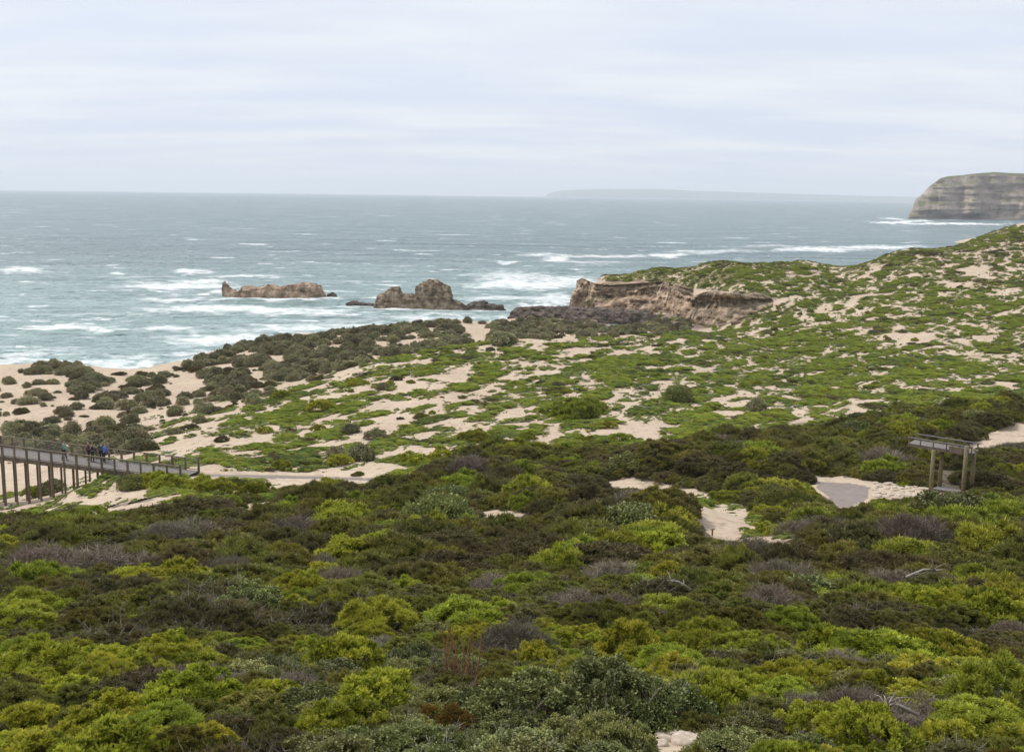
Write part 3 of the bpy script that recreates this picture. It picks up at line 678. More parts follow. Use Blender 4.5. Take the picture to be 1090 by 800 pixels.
pr = np.where((cpx > 88) & (cpx < 112) & (cpy < 396), 0, pr)
ok &= (rng.random(len(c)) < pr) & (nn > np.where(pr > .8, -.01, -.02))
ok &= ~((cpx > 560) & (cpy < 341)) & ~((cpx > 600) & (rng.random(len(c)) < .6))
c = c[ok]; rad = .3+1.35*rng.random(len(c))**1.4; o_ = np.argsort(-rad+rng.random(len(c)))
cand = [(c[i, 0], c[i, 1], rad[i]) for i in o_]; sel = poisson(cand, .5, 5.0)
for s in sel: SB.append((cand[s][0], cand[s][1], cand[s][2], 'brown' if random.random() < .16 else 'salt'))
S2 = []
MOUNDS = [(706,550,2.5,'mound'),(665,552,2.3,'moundbrown'),(615,556,2.0,'mound'),(720,560,1.6,'moundbrown'),(790,508,2.8,'moundbrown'),(835,500,2.6,'moundbrown'),(745,500,2.6,'moundbrown'),(700,492,2.6,'mound'),(850,515,1.8,'moundbrown'),(1060,440,2.6,'moundbrown'),(960,462,2.4,'mound'),(1075,500,2.4,'moundbrown'),(905,470,2.2,'moundbrown'),(640,485,2.2,'mound')]
for (qx, qy, r_, k) in MOUNDS+[(615,446,3.4,'bright'),(600,442,2.6,'bright'),(632,440,2.2,'bright'),(722,428,2.2,'grey'),(805,438,1.5,'salt'),(535,367,3.0,'salt'),(640,325,3.2,'salt'),(632,326,2.5,'salt'),(650,326,2.5,'salt'),(40,528,1.6,'bright'),(56,524,1.5,'salt'),(340,438,2,'bright'),(300,425,1.6,'bright'),
    (660,470,1.6,'bright'),(400,467,1.2,'salt'),(150,518,1.2,'grey'),(165,518,1.3,'bright'),(178,520,1.3,'bright'),(189,519,1.0,'bright'),(140,520,1.1,'grey'),(168,512,1.1,'bright'),(215,520,1.2,'bright'),(230,525,1.5,'bright'),(250,520,1.3,'olive'),
    (856,532,1.2,'bright'),(868,540,1.2,'olive'),(852,522,1.1,'bright'),(846,542,1.3,'olive'),(820,568,1.1,'bright'),(800,530,1.4,'bright'),(775,534,1.3,'bright'),(832,552,1.2,'bright'),(700,357,1.5,'salt'),(1075,430,2.2,'olive'),(692,322,1.6,'salt'),(676,312,1.2,'bright'),(648,318,1.3,'salt'),(712,312,1.3,'bright'),(775,330,1.3,'bright'),(735,330,1.4,'salt'),(664,325,1.6,'salt'),(706,330,1.5,'salt'),(716,321,1.2,'salt'),(590,333,1.5,'salt'),(575,336,1.3,'salt'),(760,343,1.2,'salt'),(725,343,1.5,'salt'),(360,495,1.2,'bright'),(385,490,1.4,'salt'),(440,493,1.5,'bright'),
    (470,490,1.6,'bright'),(505,470,1.5,'bright'),(300,500,1.0,'bright'),(270,528,1.4,'bright'),(310,530,1.5,'olive'),(350,525,1.5,'bright'),(60,560,1.2,'bright'),(100,550,1.2,'bright')]:
    p = ground(qx, qy, 60)
    if p is not None: S2.append((p[0], p[1], r_, k))
# random small bushes on the green dunes
c = np.stack([rng.uniform(-60, 170, 9000), rng.uniform(95, 420, 9000)], -1); cz = H(c[:, 0], c[:, 1]); cpx, cpy, cd = proj(c[:, 0], c[:, 1], cz)
de = np.interp(cpx, DUNE_EDGE[:, 0], DUNE_EDGE[:, 1]); ok = (cpy > de+3) & (cpy < heath_line(cpx)) & (cz > 3) & (fbm(c[:, 0]/14, c[:, 1]/16, 3.8, 3) > .12)
c = c[ok][:260]; small = [(x, y, random.uniform(.4, 1.2), random.choice(['salt', 'bright', 'bright', 'olive', 'brown'])) for x, y in c]
def info(L):
    out = []
    for x, y, r_, k in L:
        z = float(H(x, y)); ppx, ppy, _ = proj(np.array(x), np.array(y), np.array(z+.4*r_)); out.append(dict(x=x, y=y, z=z, r=r_, k=k, d=math.hypot(x, y), px=float(ppx), py=float(ppy)))
    return out
IB = [b for b in info(SB)]; IB.sort(key=lambda b: -b['r']/b['d']); inf = [b for b in IB if 3 < b['px'] < 1087]
tb = inf[:150]; idb = {id(b) for b in tb}
labels(tb, 7, [(440, 'near the boardwalk'), (415, 'on the beach flat'), (395, 'on the low foredune'), (370, 'along the shore dune crest'), (0, 'at the shore end by the rocks')], '')
for b in tb: copy_bush(b, 'saltbush', 'shrub', 'dark shrubs on the foredune and beach', 1)
scatter([b for b in IB if id(b) not in idb], 'foredune_shrubbery', label='mass of dark grey green shrubs along the beach foredune', cat='foredune scrub', kind='stuff')
ID = info(S2); labels(ID, 7, [(480, 'among the sandy tracks'), (400, 'on the green dune'), (0, 'below the bluff')], '')
for b in ID: copy_bush(b, 'dune_bush', 'bush', 'single bushes on the dunes', 1)
# tufts on the ground cover and small dune bushes as one mass
ii = np.nonzero((COVER['mk'] > .10) & (COVER['px'] > -30) & (COVER['px'] < 1120))
w = np.hypot(COVER['X'][ii], COVER['Y'][ii])**1.3; w = w/w.sum(); ch = rng.choice(len(ii[0]), 85000, p=w)
tx = COVER['X'][ii][ch]+rng.normal(size=len(ch))*.3; ty = COVER['Y'][ii][ch]+rng.normal(size=len(ch))*.3; tz = COVER['Z'][ii][ch]
S = np.clip(COVER['mk'][ii][ch]*1.7, .22, .62)*rng.uniform(.7, 1.2, len(ch)); P = list(zip(tx, ty, tz-.05)); Rt = np.stack([0*S, 0*S, rng.uniform(0, 6.28, len(S))], -1)
f1 = fbm(tx/13, ty/18, 2.9, 3)+rng.normal(size=len(S))*.10; f2 = fbm(tx/10, ty/14, 12.9, 3)+rng.normal(size=len(S))*.10+.25*COVER['BR'][ii][ch]
kid = [key[(('matdark' if a > .24 else 'matbrown' if b > .34 else 'matp'), 1, random.randrange(3))] for a, b in zip(f1, f2)]
gn_scatter('dune_vegetation', P+[(b[0], b[1], float(H(b[0], b[1]))-.05) for b in small], np.concatenate([Rt, np.stack([np.zeros(len(small)), np.zeros(len(small)), rng.uniform(0, 6.28, len(small))], -1)]),
           np.concatenate([np.stack([S, S, S*rng.uniform(.3, .65, len(S))], -1), np.array([[b[2]]*3 for b in small])]), kid+[key[(b[3], 1, 0)] for b in small], PL,
           label='tufts and seedlings scattered over the green dune mats', cat='dune vegetation', kind='stuff')
print('salt', len(IB), len(tb))

# ------------------------------------------------------------------ rocks
print('T', round(_t.time()-_T0,1), 'rocks')
def rock_profile(name, a, b, prof, depth, m, seed, base=-1.5, terr=.8, nu=220, nv=80, amp=.95, **kw):
    """outcrop between ground points a and b: height along its length from prof, rounded across, broken by noise and ledges"""
    a = np.array(a); b = np.array(b); L = np.linalg.norm(b[:2]-a[:2]); d = np.append((b[:2]-a[:2])/L, 0); n = np.array([-d[1], d[0], 0])
    u = np.linspace(0, 1, nu); v = np.linspace(-1, 1, nv); U, V = np.meshgrid(u, v)
    hh = np.interp(U+.012*fbm(U*L/3, V*3, seed, 2), [p[0] for p in prof], [p[1] for p in prof])
    wd = depth*(.35+.65*np.sqrt(np.clip(np.sin(np.pi*np.clip(U*.96+.02, 0, 1)), 0, 1)))*(1+.25*fbm(U*L/6, 0*V, seed+3, 2))
    Vv = np.sign(V)*np.abs(V)**.75
    prof_z = (1-np.abs(V)**3.2)
    X = a[0]+d[0]*U*L+n[0]*Vv*wd; Y = a[1]+d[1]*U*L+n[1]*Vv*wd
    nz_ = fbm(X/3.1, Y/3.1, seed, 4); hz = hh*prof_z*(1+.18*nz_)
    q = .9*terr; hz = np.where(True, hz*.45+.55*(np.floor(hz/q)+sstep(.25, .75, hz/q-np.floor(hz/q)))*q, hz)
    edge = sstep(1.0, .9, np.abs(V))
    Zz = base+(hz-base)*edge+amp*.4*fbm(X/1.1, Y/1.1, seed+5, 3)*edge
    off = amp*fbm(X/2.0, Zz/1.2, seed+9, 3); X = X+n[0]*off+d[0]*off*.6; Y = Y+n[1]*off
    idx = np.arange(U.size).reshape(U.shape); Q = np.stack([idx[:-1, :-1], idx[:-1, 1:], idx[1:, 1:], idx[1:, :-1]], -1).reshape(-1, 4)
    o = mesh_obj(name, np.stack([X, Y, Zz], -1).reshape(-1, 3), Q, m); o.data.polygons.foreach_set('use_smooth', np.ones(len(Q), bool)); return tag(o, **kw)
def h_at(px, py, P0):   # height of a photo point standing above ground point P0
    d = ray(px, py); return CZ+d[2]*P0[1]
def outcrop(name, prof_px, py_base, depth, m, seed, z0=0.0, **kw):
    A = at_z(prof_px[0][0], py_base[0], z0); Bp = at_z(prof_px[-1][0], py_base[1], z0); pr = []
    for x, y in prof_px:
        t = (x-prof_px[0][0])/(prof_px[-1][0]-prof_px[0][0]); g = A+(Bp-A)*t; pr.append((t, max(.05, h_at(x, y, g))))
    return rock_profile(name, A, Bp, pr, depth, m, seed, **kw)
outcrop('sea_rock', [(237,316),(239,299),(242,304),(247,308),(255,310),(259,305),(264,304),(275,306),(285,303),(300,305),(312,303),(322,301),(332,301),(342,304),(346,313),(349,318)], (316,317), 4.5, M['rockpale'], 3.1,
        label='long flat pale limestone reef with a small horn in the surf', cat='rock', group='rocks standing in the sea')
outcrop('sea_rock', [(346,317),(349,313),(354,311),(358,313),(360,317)], (317,317), 1.6, M['rockdark'], 8.1, nu=40, nv=24, label='tiny dark rock off the right end of the flat reef', cat='rock', group='rocks standing in the sea')
outcrop('sea_rock', [(398,327),(402,316),(408,312),(414,307),(418,305),(424,306),(426,311),(432,314),(440,313),(446,318)], (327,328), 4.0, M['rock'], 12.4, label='lower rugged rock mound left of the tall sea stack', cat='rock', group='rocks standing in the sea')
outcrop('sea_stack', [(439,328),(442,314),(444,303),(452,299),(460,298),(468,300),(478,305),(481,311),(482,318),(490,321),(496,327)], (328,329), 4.6, M['rock'], 17.7, label='tallest blocky brown sea stack beside the shore', cat='sea stack', group='rocks standing in the sea')
outcrop('sea_rock', [(494,328),(500,322),(508,321),(514,320),(520,323),(533,325),(538,330)], (329,331), 3.0, M['rockdark'], 21.7, label='low dark rocks between the sea stack and shore shelf', cat='rock', group='rocks standing in the sea')
outcrop('sea_rock', [(370,322),(378,320),(386,322),(398,323),(402,327)], (324,326), 1.4, M['rockdark'], 25.7, nu=60, nv=24, label='thin low reef left of the rugged rock mound', cat='rock', group='rocks standing in the sea')
outcrop('rock_shelf', [(543,333),(550,328),(570,327),(600,327),(640,329),(690,331),(702,337)], (336,341), 9, M['rockdark'], 31.1, z0=1.0, nu=260, amp=1.3, terr=.8, label='flat dark wave cut rock shelf below the bluff', cat='rock shelf')
outcrop('rock_column', [(606,326),(609,312),(612,308),(618,307),(623,309),(626,316),(629,326)], (327,327), 3.2, M['rockpale'], 35.1, z0=1.2, label='pale pink limestone column at the tip of the bluff', cat='rock')
# bluff faces: ledged ribbons of rock between a top line and a foot line
def bluff(name, top, foot, m, seed, over=1.2, nu=220, nv=44, amp=1.0, lipback=8, **kw):
    T = np.array([at(*p) for p in top]); Fo = np.array([at(*p) for p in foot])
    cu = np.linspace(0, 1, nu); g = lambda A: np.stack([np.interp(cu, np.linspace(0, 1, len(A)), A[:, k]) for k in range(3)], -1)
    T = g(T); Fo = g(Fo); v = np.linspace(0, 1, nv)[:, None, None]
    P = Fo[None]*(1-v)+T[None]*v; out = np.array([-.25, -1, 0]); P = P.copy()
    zz = P[..., 2]; led = fbm(P[..., 0]/14, P[..., 1]/14, zz/1.1+seed, 3); rough_ = fbm(P[..., 0]/3, P[..., 1]/3, zz/3+seed, 4)
    k = (v[..., 0]*(1-v[..., 0])*4)**.3
    o_ = amp*(.8*led+1.5*rough_+1.6*fbm(P[..., 0]/7, P[..., 1]/7, zz/6+seed, 3))*k+over*sstep(.72, .95, v[..., 0])-over*1.2*np.exp(-((v[..., 0]-.55)/.22)**2)
    P += out*o_[..., None]
    # top lip runs back into the hill
    lip = T+np.array([.6, lipback, 0]); lip[:, 2] = np.minimum(H(lip[:, 0], lip[:, 1])-.4, T[:, 2]+1); base = Fo+np.array([0, 1, -2.5]); P = np.concatenate([base[None], P, lip[None]], 0)
    idx = np.arange(P.shape[0]*P.shape[1]).reshape(P.shape[:2]); Q = np.stack([idx[:-1, :-1], idx[:-1, 1:], idx[1:, 1:], idx[1:, :-1]], -1).reshape(-1, 4)
    o = mesh_obj(name, P.reshape(-1, 3), Q, m, smooth=True); return tag(o, **kw)
def face(pairs, m, seed, back=6, lipback=16, **kw):
    top = []; foot = []
    for x, yt, yb in pairs:
        g = ground(x, yb, 280); dist = (g[1] if g is not None else 385)-2.0; foot.append((x, yb, dist)); top.append((x, yt, dist+back))
    bluff('cliff', top, foot, m, seed, kind='structure', lipback=lipback, **kw); return top
tp = face([(614,299,326),(620,296,328),(634,302,329),(650,303,330),(672,302,330),(690,301,329),(704,299,331),(722,304,335),(738,308,338)], M['rockpale'], 2.2, back=9, over=.6, amp=2.0)
bluff('cliff', [(x, y-.5, d-1.5) for x, y, d in tp], [(x, y+5.5, d-2.5) for x, y, d in tp], M['rock'], 4.1, over=.7, amp=.9, kind='structure')
face([(736,316,342),(746,311,345),(758,309,346),(770,310,345),(782,312,342),(795,314,336),(808,316,330),(822,317,325)], M['rock'], 6.2, back=8, over=2.2, amp=1.6)
# loose boulders below the bluff and stones on the bank
def boulder_mesh(seed):
    bm = bmesh.new(); bmesh.ops.create_icosphere(bm, subdivisions=3, radius=1)
    co = np.array([v.co[:] for v in bm.verts]); d = 1+.35*fbm(co[:, 0]*1.1+seed, co[:, 1]*1.1, co[:, 2]*1.1, 3)
    for v, k in zip(bm.verts, d): v.co *= float(k); v.co.x = max(-.85, min(.85, v.co.x)); v.co.z = max(-.6, min(.62, v.co.z))
    me = bpy.data.meshes.new('boulder'); bm.to_mesh(me); bm.free(); me.polygons.foreach_set('use_smooth', np.ones(len(me.polygons), bool)); return me
bms = []
for s in range(4):
    a_, b_ = boulder_mesh(s*7.3), boulder_mesh(s*7.3+2); a_.materials.append(M['rock']); b_.materials.append(M['stone']); bms.append((a_, b_))
rows_b = [(590, 'right'),]
n_b = 0; bl = []
for (x0, x1, y0, y1, n, s0, s1, pale, txt) in [(560,700,336,350,46,.5,1.8,0,'on the shore below the bluff'), (700,800,334,348,16,.8,2.0,0,'at the foot of the dark cliff'), (460,520,435,460,0,.3,.6,1,''), (928,1000,515,530,90,.12,.30,1,'on the pale rubble bank beside the paved bay'), (700,735,783,797,5,.10,.22,1,'in the bare gap at the bottom edge'), (520,545,748,757,3,.12,.2,1,'peeping out between bottom edge bushes'), (595,660,510,519,8,.15,.35,1,'along the sandy track')]:
    for i in range(n):
        qx = random.uniform(x0, x1); qy = random.uniform(y0, y1); p = ground(qx, qy, 10)
        if p is None: continue
        bl.append((qx, qy, p, random.uniform(s0, s1), pale, txt))
bl.sort(key=lambda t: (t[5], t[0])); cnt = {}
ORD = ['first', 'second', 'third', 'fourth', 'fifth', 'sixth', 'seventh', 'eighth', 'ninth', 'tenth', '11th', '12th', '13th', '14th', '15th', '16th', '17th', '18th', '19th', '20th']+[f'{i}'+('th' if i % 10 > 3 or i % 10 == 0 else ['st', 'nd', 'rd'][i % 10-1]) for i in range(21, 120)]
for qx, qy, p, s, pale, txt in bl:
    k = cnt.get(txt, 0); cnt[txt] = k+1
    o = bpy.data.objects.new('boulder' if s > .45 else 'stone', random.choice(bms)[pale]); COL.objects.link(o); o.location = (p[0], p[1], p[2]+.1*s); o.scale = (s, s*.9, s*.7); o.rotation_euler = (0, 0, random.uniform(0, 6.28))
    tag(o, f"{'pale stone' if pale else 'dark boulder'} {txt}, {ORD[k]} from the left", 'stone' if pale else 'boulder', f"{'stones' if pale else 'boulders'} {txt}")

# ------------------------------------------------------------------ sea
print('T', round(_t.time()-_T0,1), 'sea')
RE = 6.371e6*1.16
M_W = 950
angs = np.radians(np.linspace(-34, 34, M_W)); rs = np.concatenate([np.geomspace(190, 1400, 620), np.geomspace(1420, 34000, 160)])
A3, R3 = np.meshgrid(angs, rs); X = R3*np.sin(A3); Y = R3*np.cos(A3)
px, py, df = proj(X, Y, 0*X)
hgr = np.where((X > GX0) & (X < GX1) & (Y < GY1), grid_h(X, Y), -8.)
sw = np.sin((Y*1.0+X*.12+14*fbm(X/90, Y/60, 1.2, 2))/9.0*1.0); ch_ = fbm(X/7, Y/3.5, 2.2, 3); nearf = 1-sstep(700, 1400, R3)
wave = (.35*sw+.55*ch_)*nearf
foam = np.zeros(X.shape)
FO = [(292,318.5,62,1.7,1),(240,312,16,3,.9),(350,318,12,1.4,.9),(425,328.5,36,1.4,.9),(470,330.5,34,1.4,.8),(520,331,26,1.3,.9),(380,326,22,1.2,.8), # breaker strokes: px, py, half width px, half height px, strength
 (22,288,26,2.6,1),(125,291,8,1.6,.9),(205,289,20,2.2,1),(260,294,40,1.6,.8),(80,350,48,3.0,1),(185,305,60,4.5,.9),(215,301,30,2.5,.9),(250,330,90,4.0,1),(300,333,90,3.2,.9),(180,352,36,3.2,.8),(230,362,60,4.5,.9),(320,352,70,3.0,.7),
 (350,336,30,1.8,1),(185,319,35,2.0,.8),(545,295,40,6,.7),(560,304,60,5,1),(600,300,36,6,.8),(575,271,24,1.6,.8),(592,276,14,2.6,1),(640,273,60,1.5,.7),(712,272,22,2.0,1),(620,279,50,1.4,.6),(760,268,50,2,.6),(540,279,16,1.2,.9),(870,266,50,2.4,.9),
 (930,263,50,2.0,.9),(820,262,30,1.4,.5),(960,236,34,1.1,1),(1010,238,60,1.0,1),(950,233,15,.7,.8),(505,293,20,2,.5),(530,318,40,3,.7),(590,318,26,5,.8),(430,318,30,1.5,.5),(100,335,60,1.4,.4),(60,388,60,2,.5),(300,347,60,1.5,.8),(470,340,50,1.5,.4),(250,318,14,2,.8),(160,296,36,1.2,.5),(380,300,16,1.2,.5)]
fr = fbm(X/16, Y/9, 9.2, 4); fr2 = fbm(X/4.5, Y/4.5, 4.9, 3)
for fx, fy, rx, ry, s in FO:
    q = ((px-fx)/(rx*1.15))**2+((py-fy+3*fbm(px/40, 0*py, fx, 2))/(ry*1.25))**2
    foam = np.maximum(foam, s*np.clip(1.35-q-.9*np.abs(fr)*1.8-1.1*fr2, 0, 1.1))
    wave += .55*np.exp(-((px-fx)/rx)**2-((py-fy-ry*.6)/(ry*.9))**2)*nearf
shorefoam = sstep(-3.2, -.6, hgr+.9*fr)*(1-sstep(1.5, 2.5, hgr)); foam = np.maximum(foam, .75*shorefoam*sstep(-.15, .25, fr2+.1+fr))
streak = sstep(.12, .42, fbm(X/22, Y/5.5, 14.4, 4))*sstep(900, 420, R3)*.5; foam = np.maximum(foam, streak*sstep(0, .3, fr2+.1))
shallow = np.clip(1.15-(R3-230)/480, 0, 1)*(.75+.4*fbm(X/60, Y/40, 2.9, 2))
Zs = wave*.8-(R3**2)/(2*RE)+.12
idx = np.arange(X.size).reshape(X.shape); Q = np.stack([idx[:-1, :-1], idx[:-1, 1:], idx[1:, 1:], idx[1:, :-1]], -1).reshape(-1, 4)[:, ::-1]
def sea_mat():
    m, nt, b = mat('sea_water'); L = nt.links.new
    g = N(nt, 'ShaderNodeNewGeometry'); P = g.outputs['Position']
    a = attr(nt, 'zone'); sp = N(nt, 'ShaderNodeSeparateColor'); L(a.outputs['Color'], sp.inputs[0])
    n1 = noise_tex(nt, 1, 5, vec=P, sc3=(.010, .028, 1), rough=.6); n2 = noise_tex(nt, 1, 5, vec=P, sc3=(.10, .28, 1), rough=.65); n4 = noise_tex(nt, 1, 3, vec=P, sc3=(.0012, .003, 1))
    deep = ramp(nt, n1, [(0.3, (0.075, 0.13, 0.14)), (0.7, (0.155, 0.22, 0.225))])
    c = mix(nt, sp.outputs[1], deep, ramp(nt, n2, [(0.3, (0.23, 0.345, 0.325)), (0.7, (0.37, 0.49, 0.46))]))
    ws = noise_tex(nt, 1, 4, vec=P, sc3=(.03, .16, 1), rough=.65); c = mix(nt, .55, c, ramp(nt, ws, [(0.35, (.55, .6, .62)), (0.62, (1.2, 1.2, 1.2))]), 'MULTIPLY')
    # wind blown whitecaps
    cap = ramp(nt, noise_tex(nt, 1, 2, vec=P, sc3=(.045, .11, 1), rough=.5), [(0.675, (0, 0, 0)), (0.72, (1, 1, 1))])
    cap2 = ramp(nt, noise_tex(nt, 1, 3, vec=P, sc3=(.012, .03, 1), rough=.6), [(0.66, (0, 0, 0)), (0.69, (.8, .8, .8))])
    f = mix(nt, 1.0, cap, cap2, 'ADD'); f = mix(nt, 1.0, f, sp.outputs[0], 'ADD')
    br = noise_tex(nt, 1, 5, vec=P, sc3=(.35, .8, 1), rough=.7)
    f2 = N(nt, 'ShaderNodeMath', operation='MULTIPLY'); fb = N(nt, 'ShaderNodeRGBToBW'); L(f, fb.inputs[0]); L(fb.outputs[0], f2.inputs[0]); L(ramp(nt, br, [(0.3, (.45, .45, .45)), (0.55, (1.1, 1.1, 1.1))]), f2.inputs[1])
    f2.use_clamp = True
    L(mix(nt, f2.outputs[0], c, (0.86, 0.88, 0.88)), b.inputs['Base Color'])
    mr = N(nt, 'ShaderNodeMapRange'); L(f2.outputs[0], mr.inputs[0]); mr.inputs[3].default_value = .28; mr.inputs[4].default_value = .9; L(mr.outputs[0], b.inputs['Roughness'])
    b.inputs['IOR'].default_value = 1.33
    hs = N(nt, 'ShaderNodeMath', operation='MULTIPLY_ADD'); L(n1, hs.inputs[0]); hs.inputs[1].default_value = 5.0; L(n2, hs.inputs[2])
    bumpn(nt, b, hs.outputs[0], 1.0, 2.0); return m
sea = mesh_obj('sea', np.stack([X, Y, Zs], -1).reshape(-1, 3), Q, sea_mat(), smooth=True, zone=np.stack([np.clip(foam, 0, 1), np.clip(shallow, 0, 1), 0*foam], -1).reshape(-1, 3))
tag(sea, kind='structure')

# ------------------------------------------------------------------ headland, far coast
print('T', round(_t.time()-_T0,1), 'headland, far coast')
def ridge(name, prof_px, dist, depth, m, face, seed, amp, z0=0., nu=400, nf=40, nt_=14):
    u = np.linspace(0, 1, nu); xs = np.interp(u, np.linspace(0, 1, len(prof_px)), [p[0] for p in prof_px])
    pxs = np.linspace(prof_px[0][0], prof_px[-1][0], nu); tops = np.interp(pxs, [p[0] for p in prof_px], [p[1] for p in prof_px])
    d = ray(pxs, tops); base = np.stack([d[:, 0]*dist, np.full(nu, dist), np.full(nu, z0)], -1)
    hgt = CZ+d[:, 2]*(dist+face)-z0; hgt = np.maximum(hgt, 1)
    rows_ = []
    for k in range(nf):
        t = k/(nf-1); z = t*hgt*.93; led = fbm(base[:, 0]/(amp*5), z/(amp*.35), seed, 4); gul = fbm(base[:, 0]/(amp*2.4), z/(amp*8), seed+4, 4)
        off = face*t**1.5+amp*(.7*led+2.2*gul)*(min(1, t*6))*.9
        rows_.append(np.stack([base[:, 0]*(1+off/dist), dist+off, z0+z-(8 if k == 0 else 0)], -1))
    last = rows_[-1]
    for k in range(1, nt_):
        t = k/(nt_-1); hz = hgt*(.93+.07*min(1, t*5))-hgt*.25*max(0, t-.4)
        rows_.append(np.stack([last[:, 0]*(1+t*depth/dist), last[:, 1]+t*depth, z0+hz+amp*.05*fbm(last[:, 0]/(amp*3), 0*u+t*9, seed, 3)-(hgt*1.2 if k == nt_-1 else 0)], -1))
    P = np.array(rows_); idx = np.arange(P.shape[0]*nu).reshape(P.shape[0], nu); Q = np.stack([idx[:-1, :-1], idx[:-1, 1:], idx[1:, 1:], idx[1:, :-1]], -1).reshape(-1, 4)
    return tag(mesh_obj(name, P.reshape(-1, 3), Q, m, smooth=True), kind='structure')
ridge('headland', [(966,236),(968,226),(971,222),(974,212),(979,208),(984,203),(989,197),(994,193),(1000,188.5),(1008,186),(1025,184.5),(1045,182),(1056,181),(1070,182),(1090,182.5),(1120,183),(1200,186),(1300,195)], 2150, 700, M['head'], 60, 3.3, 26)
ridge('distant_hills', [(578,212),(584,206),(595,203),(615,201.5),(650,201),(700,201),(740,203),(790,204.5),(850,206.5),(910,208),(966,209.5),(1040,211),(1200,214)], 21000, 3000, M['far'], 500, 5.3, 60, z0=-(21000**2)/(2*RE), nu=200, nf=10)

exec_extra = True
# ------------------------------------------------------------------ boardwalk
print('T', round(_t.time()-_T0,1), 'boardwalk')
WE = at(202, 503, 91.5); WS = at(-60, 474, 99)
def boardwalk():
    a = np.array(WS); b = np.array(WE); b[2] = float(H(b[0], b[1]))+.18; a[2] = max(a[2], b[2]+.6)
    d = (b-a); L = np.linalg.norm(d); d /= L; n = np.array([-d[1], d[0], 0]); n /= np.linalg.norm(n)      # n points away from camera
    if n[1] < 0: n = -n
    W2 = 1.35; root = empty('boardwalk', (a+b)/2, label='raised grey timber boardwalk on tall posts crossing the sandy gully', cat='boardwalk')
    o0 = (a+b)/2; loc = lambda p: tuple(np.asarray(p)-o0)
    mb = MB(); k = int(L/.15)
    for i in range(k):
        s = a+d*(i+.5)*L/k; mb.beam(loc(s-n*W2), loc(s+n*W2), L/k-.012, .04)
    mb.build('deck', M['deck'], root)
    for sgn in (-1, 1):
        mb = MB(); e = n*sgn*(W2-.06); mb.beam(loc(a+e-[0, 0, .2]), loc(b+e-[0, 0, .2]), .12, .32); mb.build('bearer', M['timber'], root)
        mb = MB(); e = n*sgn*(W2+.05); mb.beam(loc(a+e+[0, 0, 1.05]), loc(b+e+[0, 0, 1.05]), .13, .06); r_ = mb.build('handrail', M['timber'], root)
        mb = MB(); mb.beam(loc(a+e+[0, 0, .12]), loc(b+e+[0, 0, .12]), .05, .05); mb.build('kick_rail', M['timber'], root)
        mb = MB()
        for z in (.3, .45, .6, .75, .9): mb.tube([loc(a+e+[0, 0, z]), loc(b+e+[0, 0, z])], .008, 4)
        mb.build('wires', M['wire'], root)
        k = int(L/1.25)
        for i in range(k+1):
            s = a+d*i*L/k+n*sgn*(W2+.02); tall = i % 1 == 0; g = float(H(s[0], s[1]))-.4
            mb = MB(); mb.beam(loc([s[0], s[1], g]), loc(s+[0, 0, 1.02 if i < k else 1.25]), .17 if i % 2 == 0 else .14, None); mb.build('post', M['timber'], root)
    return a, b, d, n
M['wire'] = plain('galvanised_wire', (.25, .25, .25), (.4, .4, .4), 5, .5)
BA, BB, BD, BN = boardwalk()

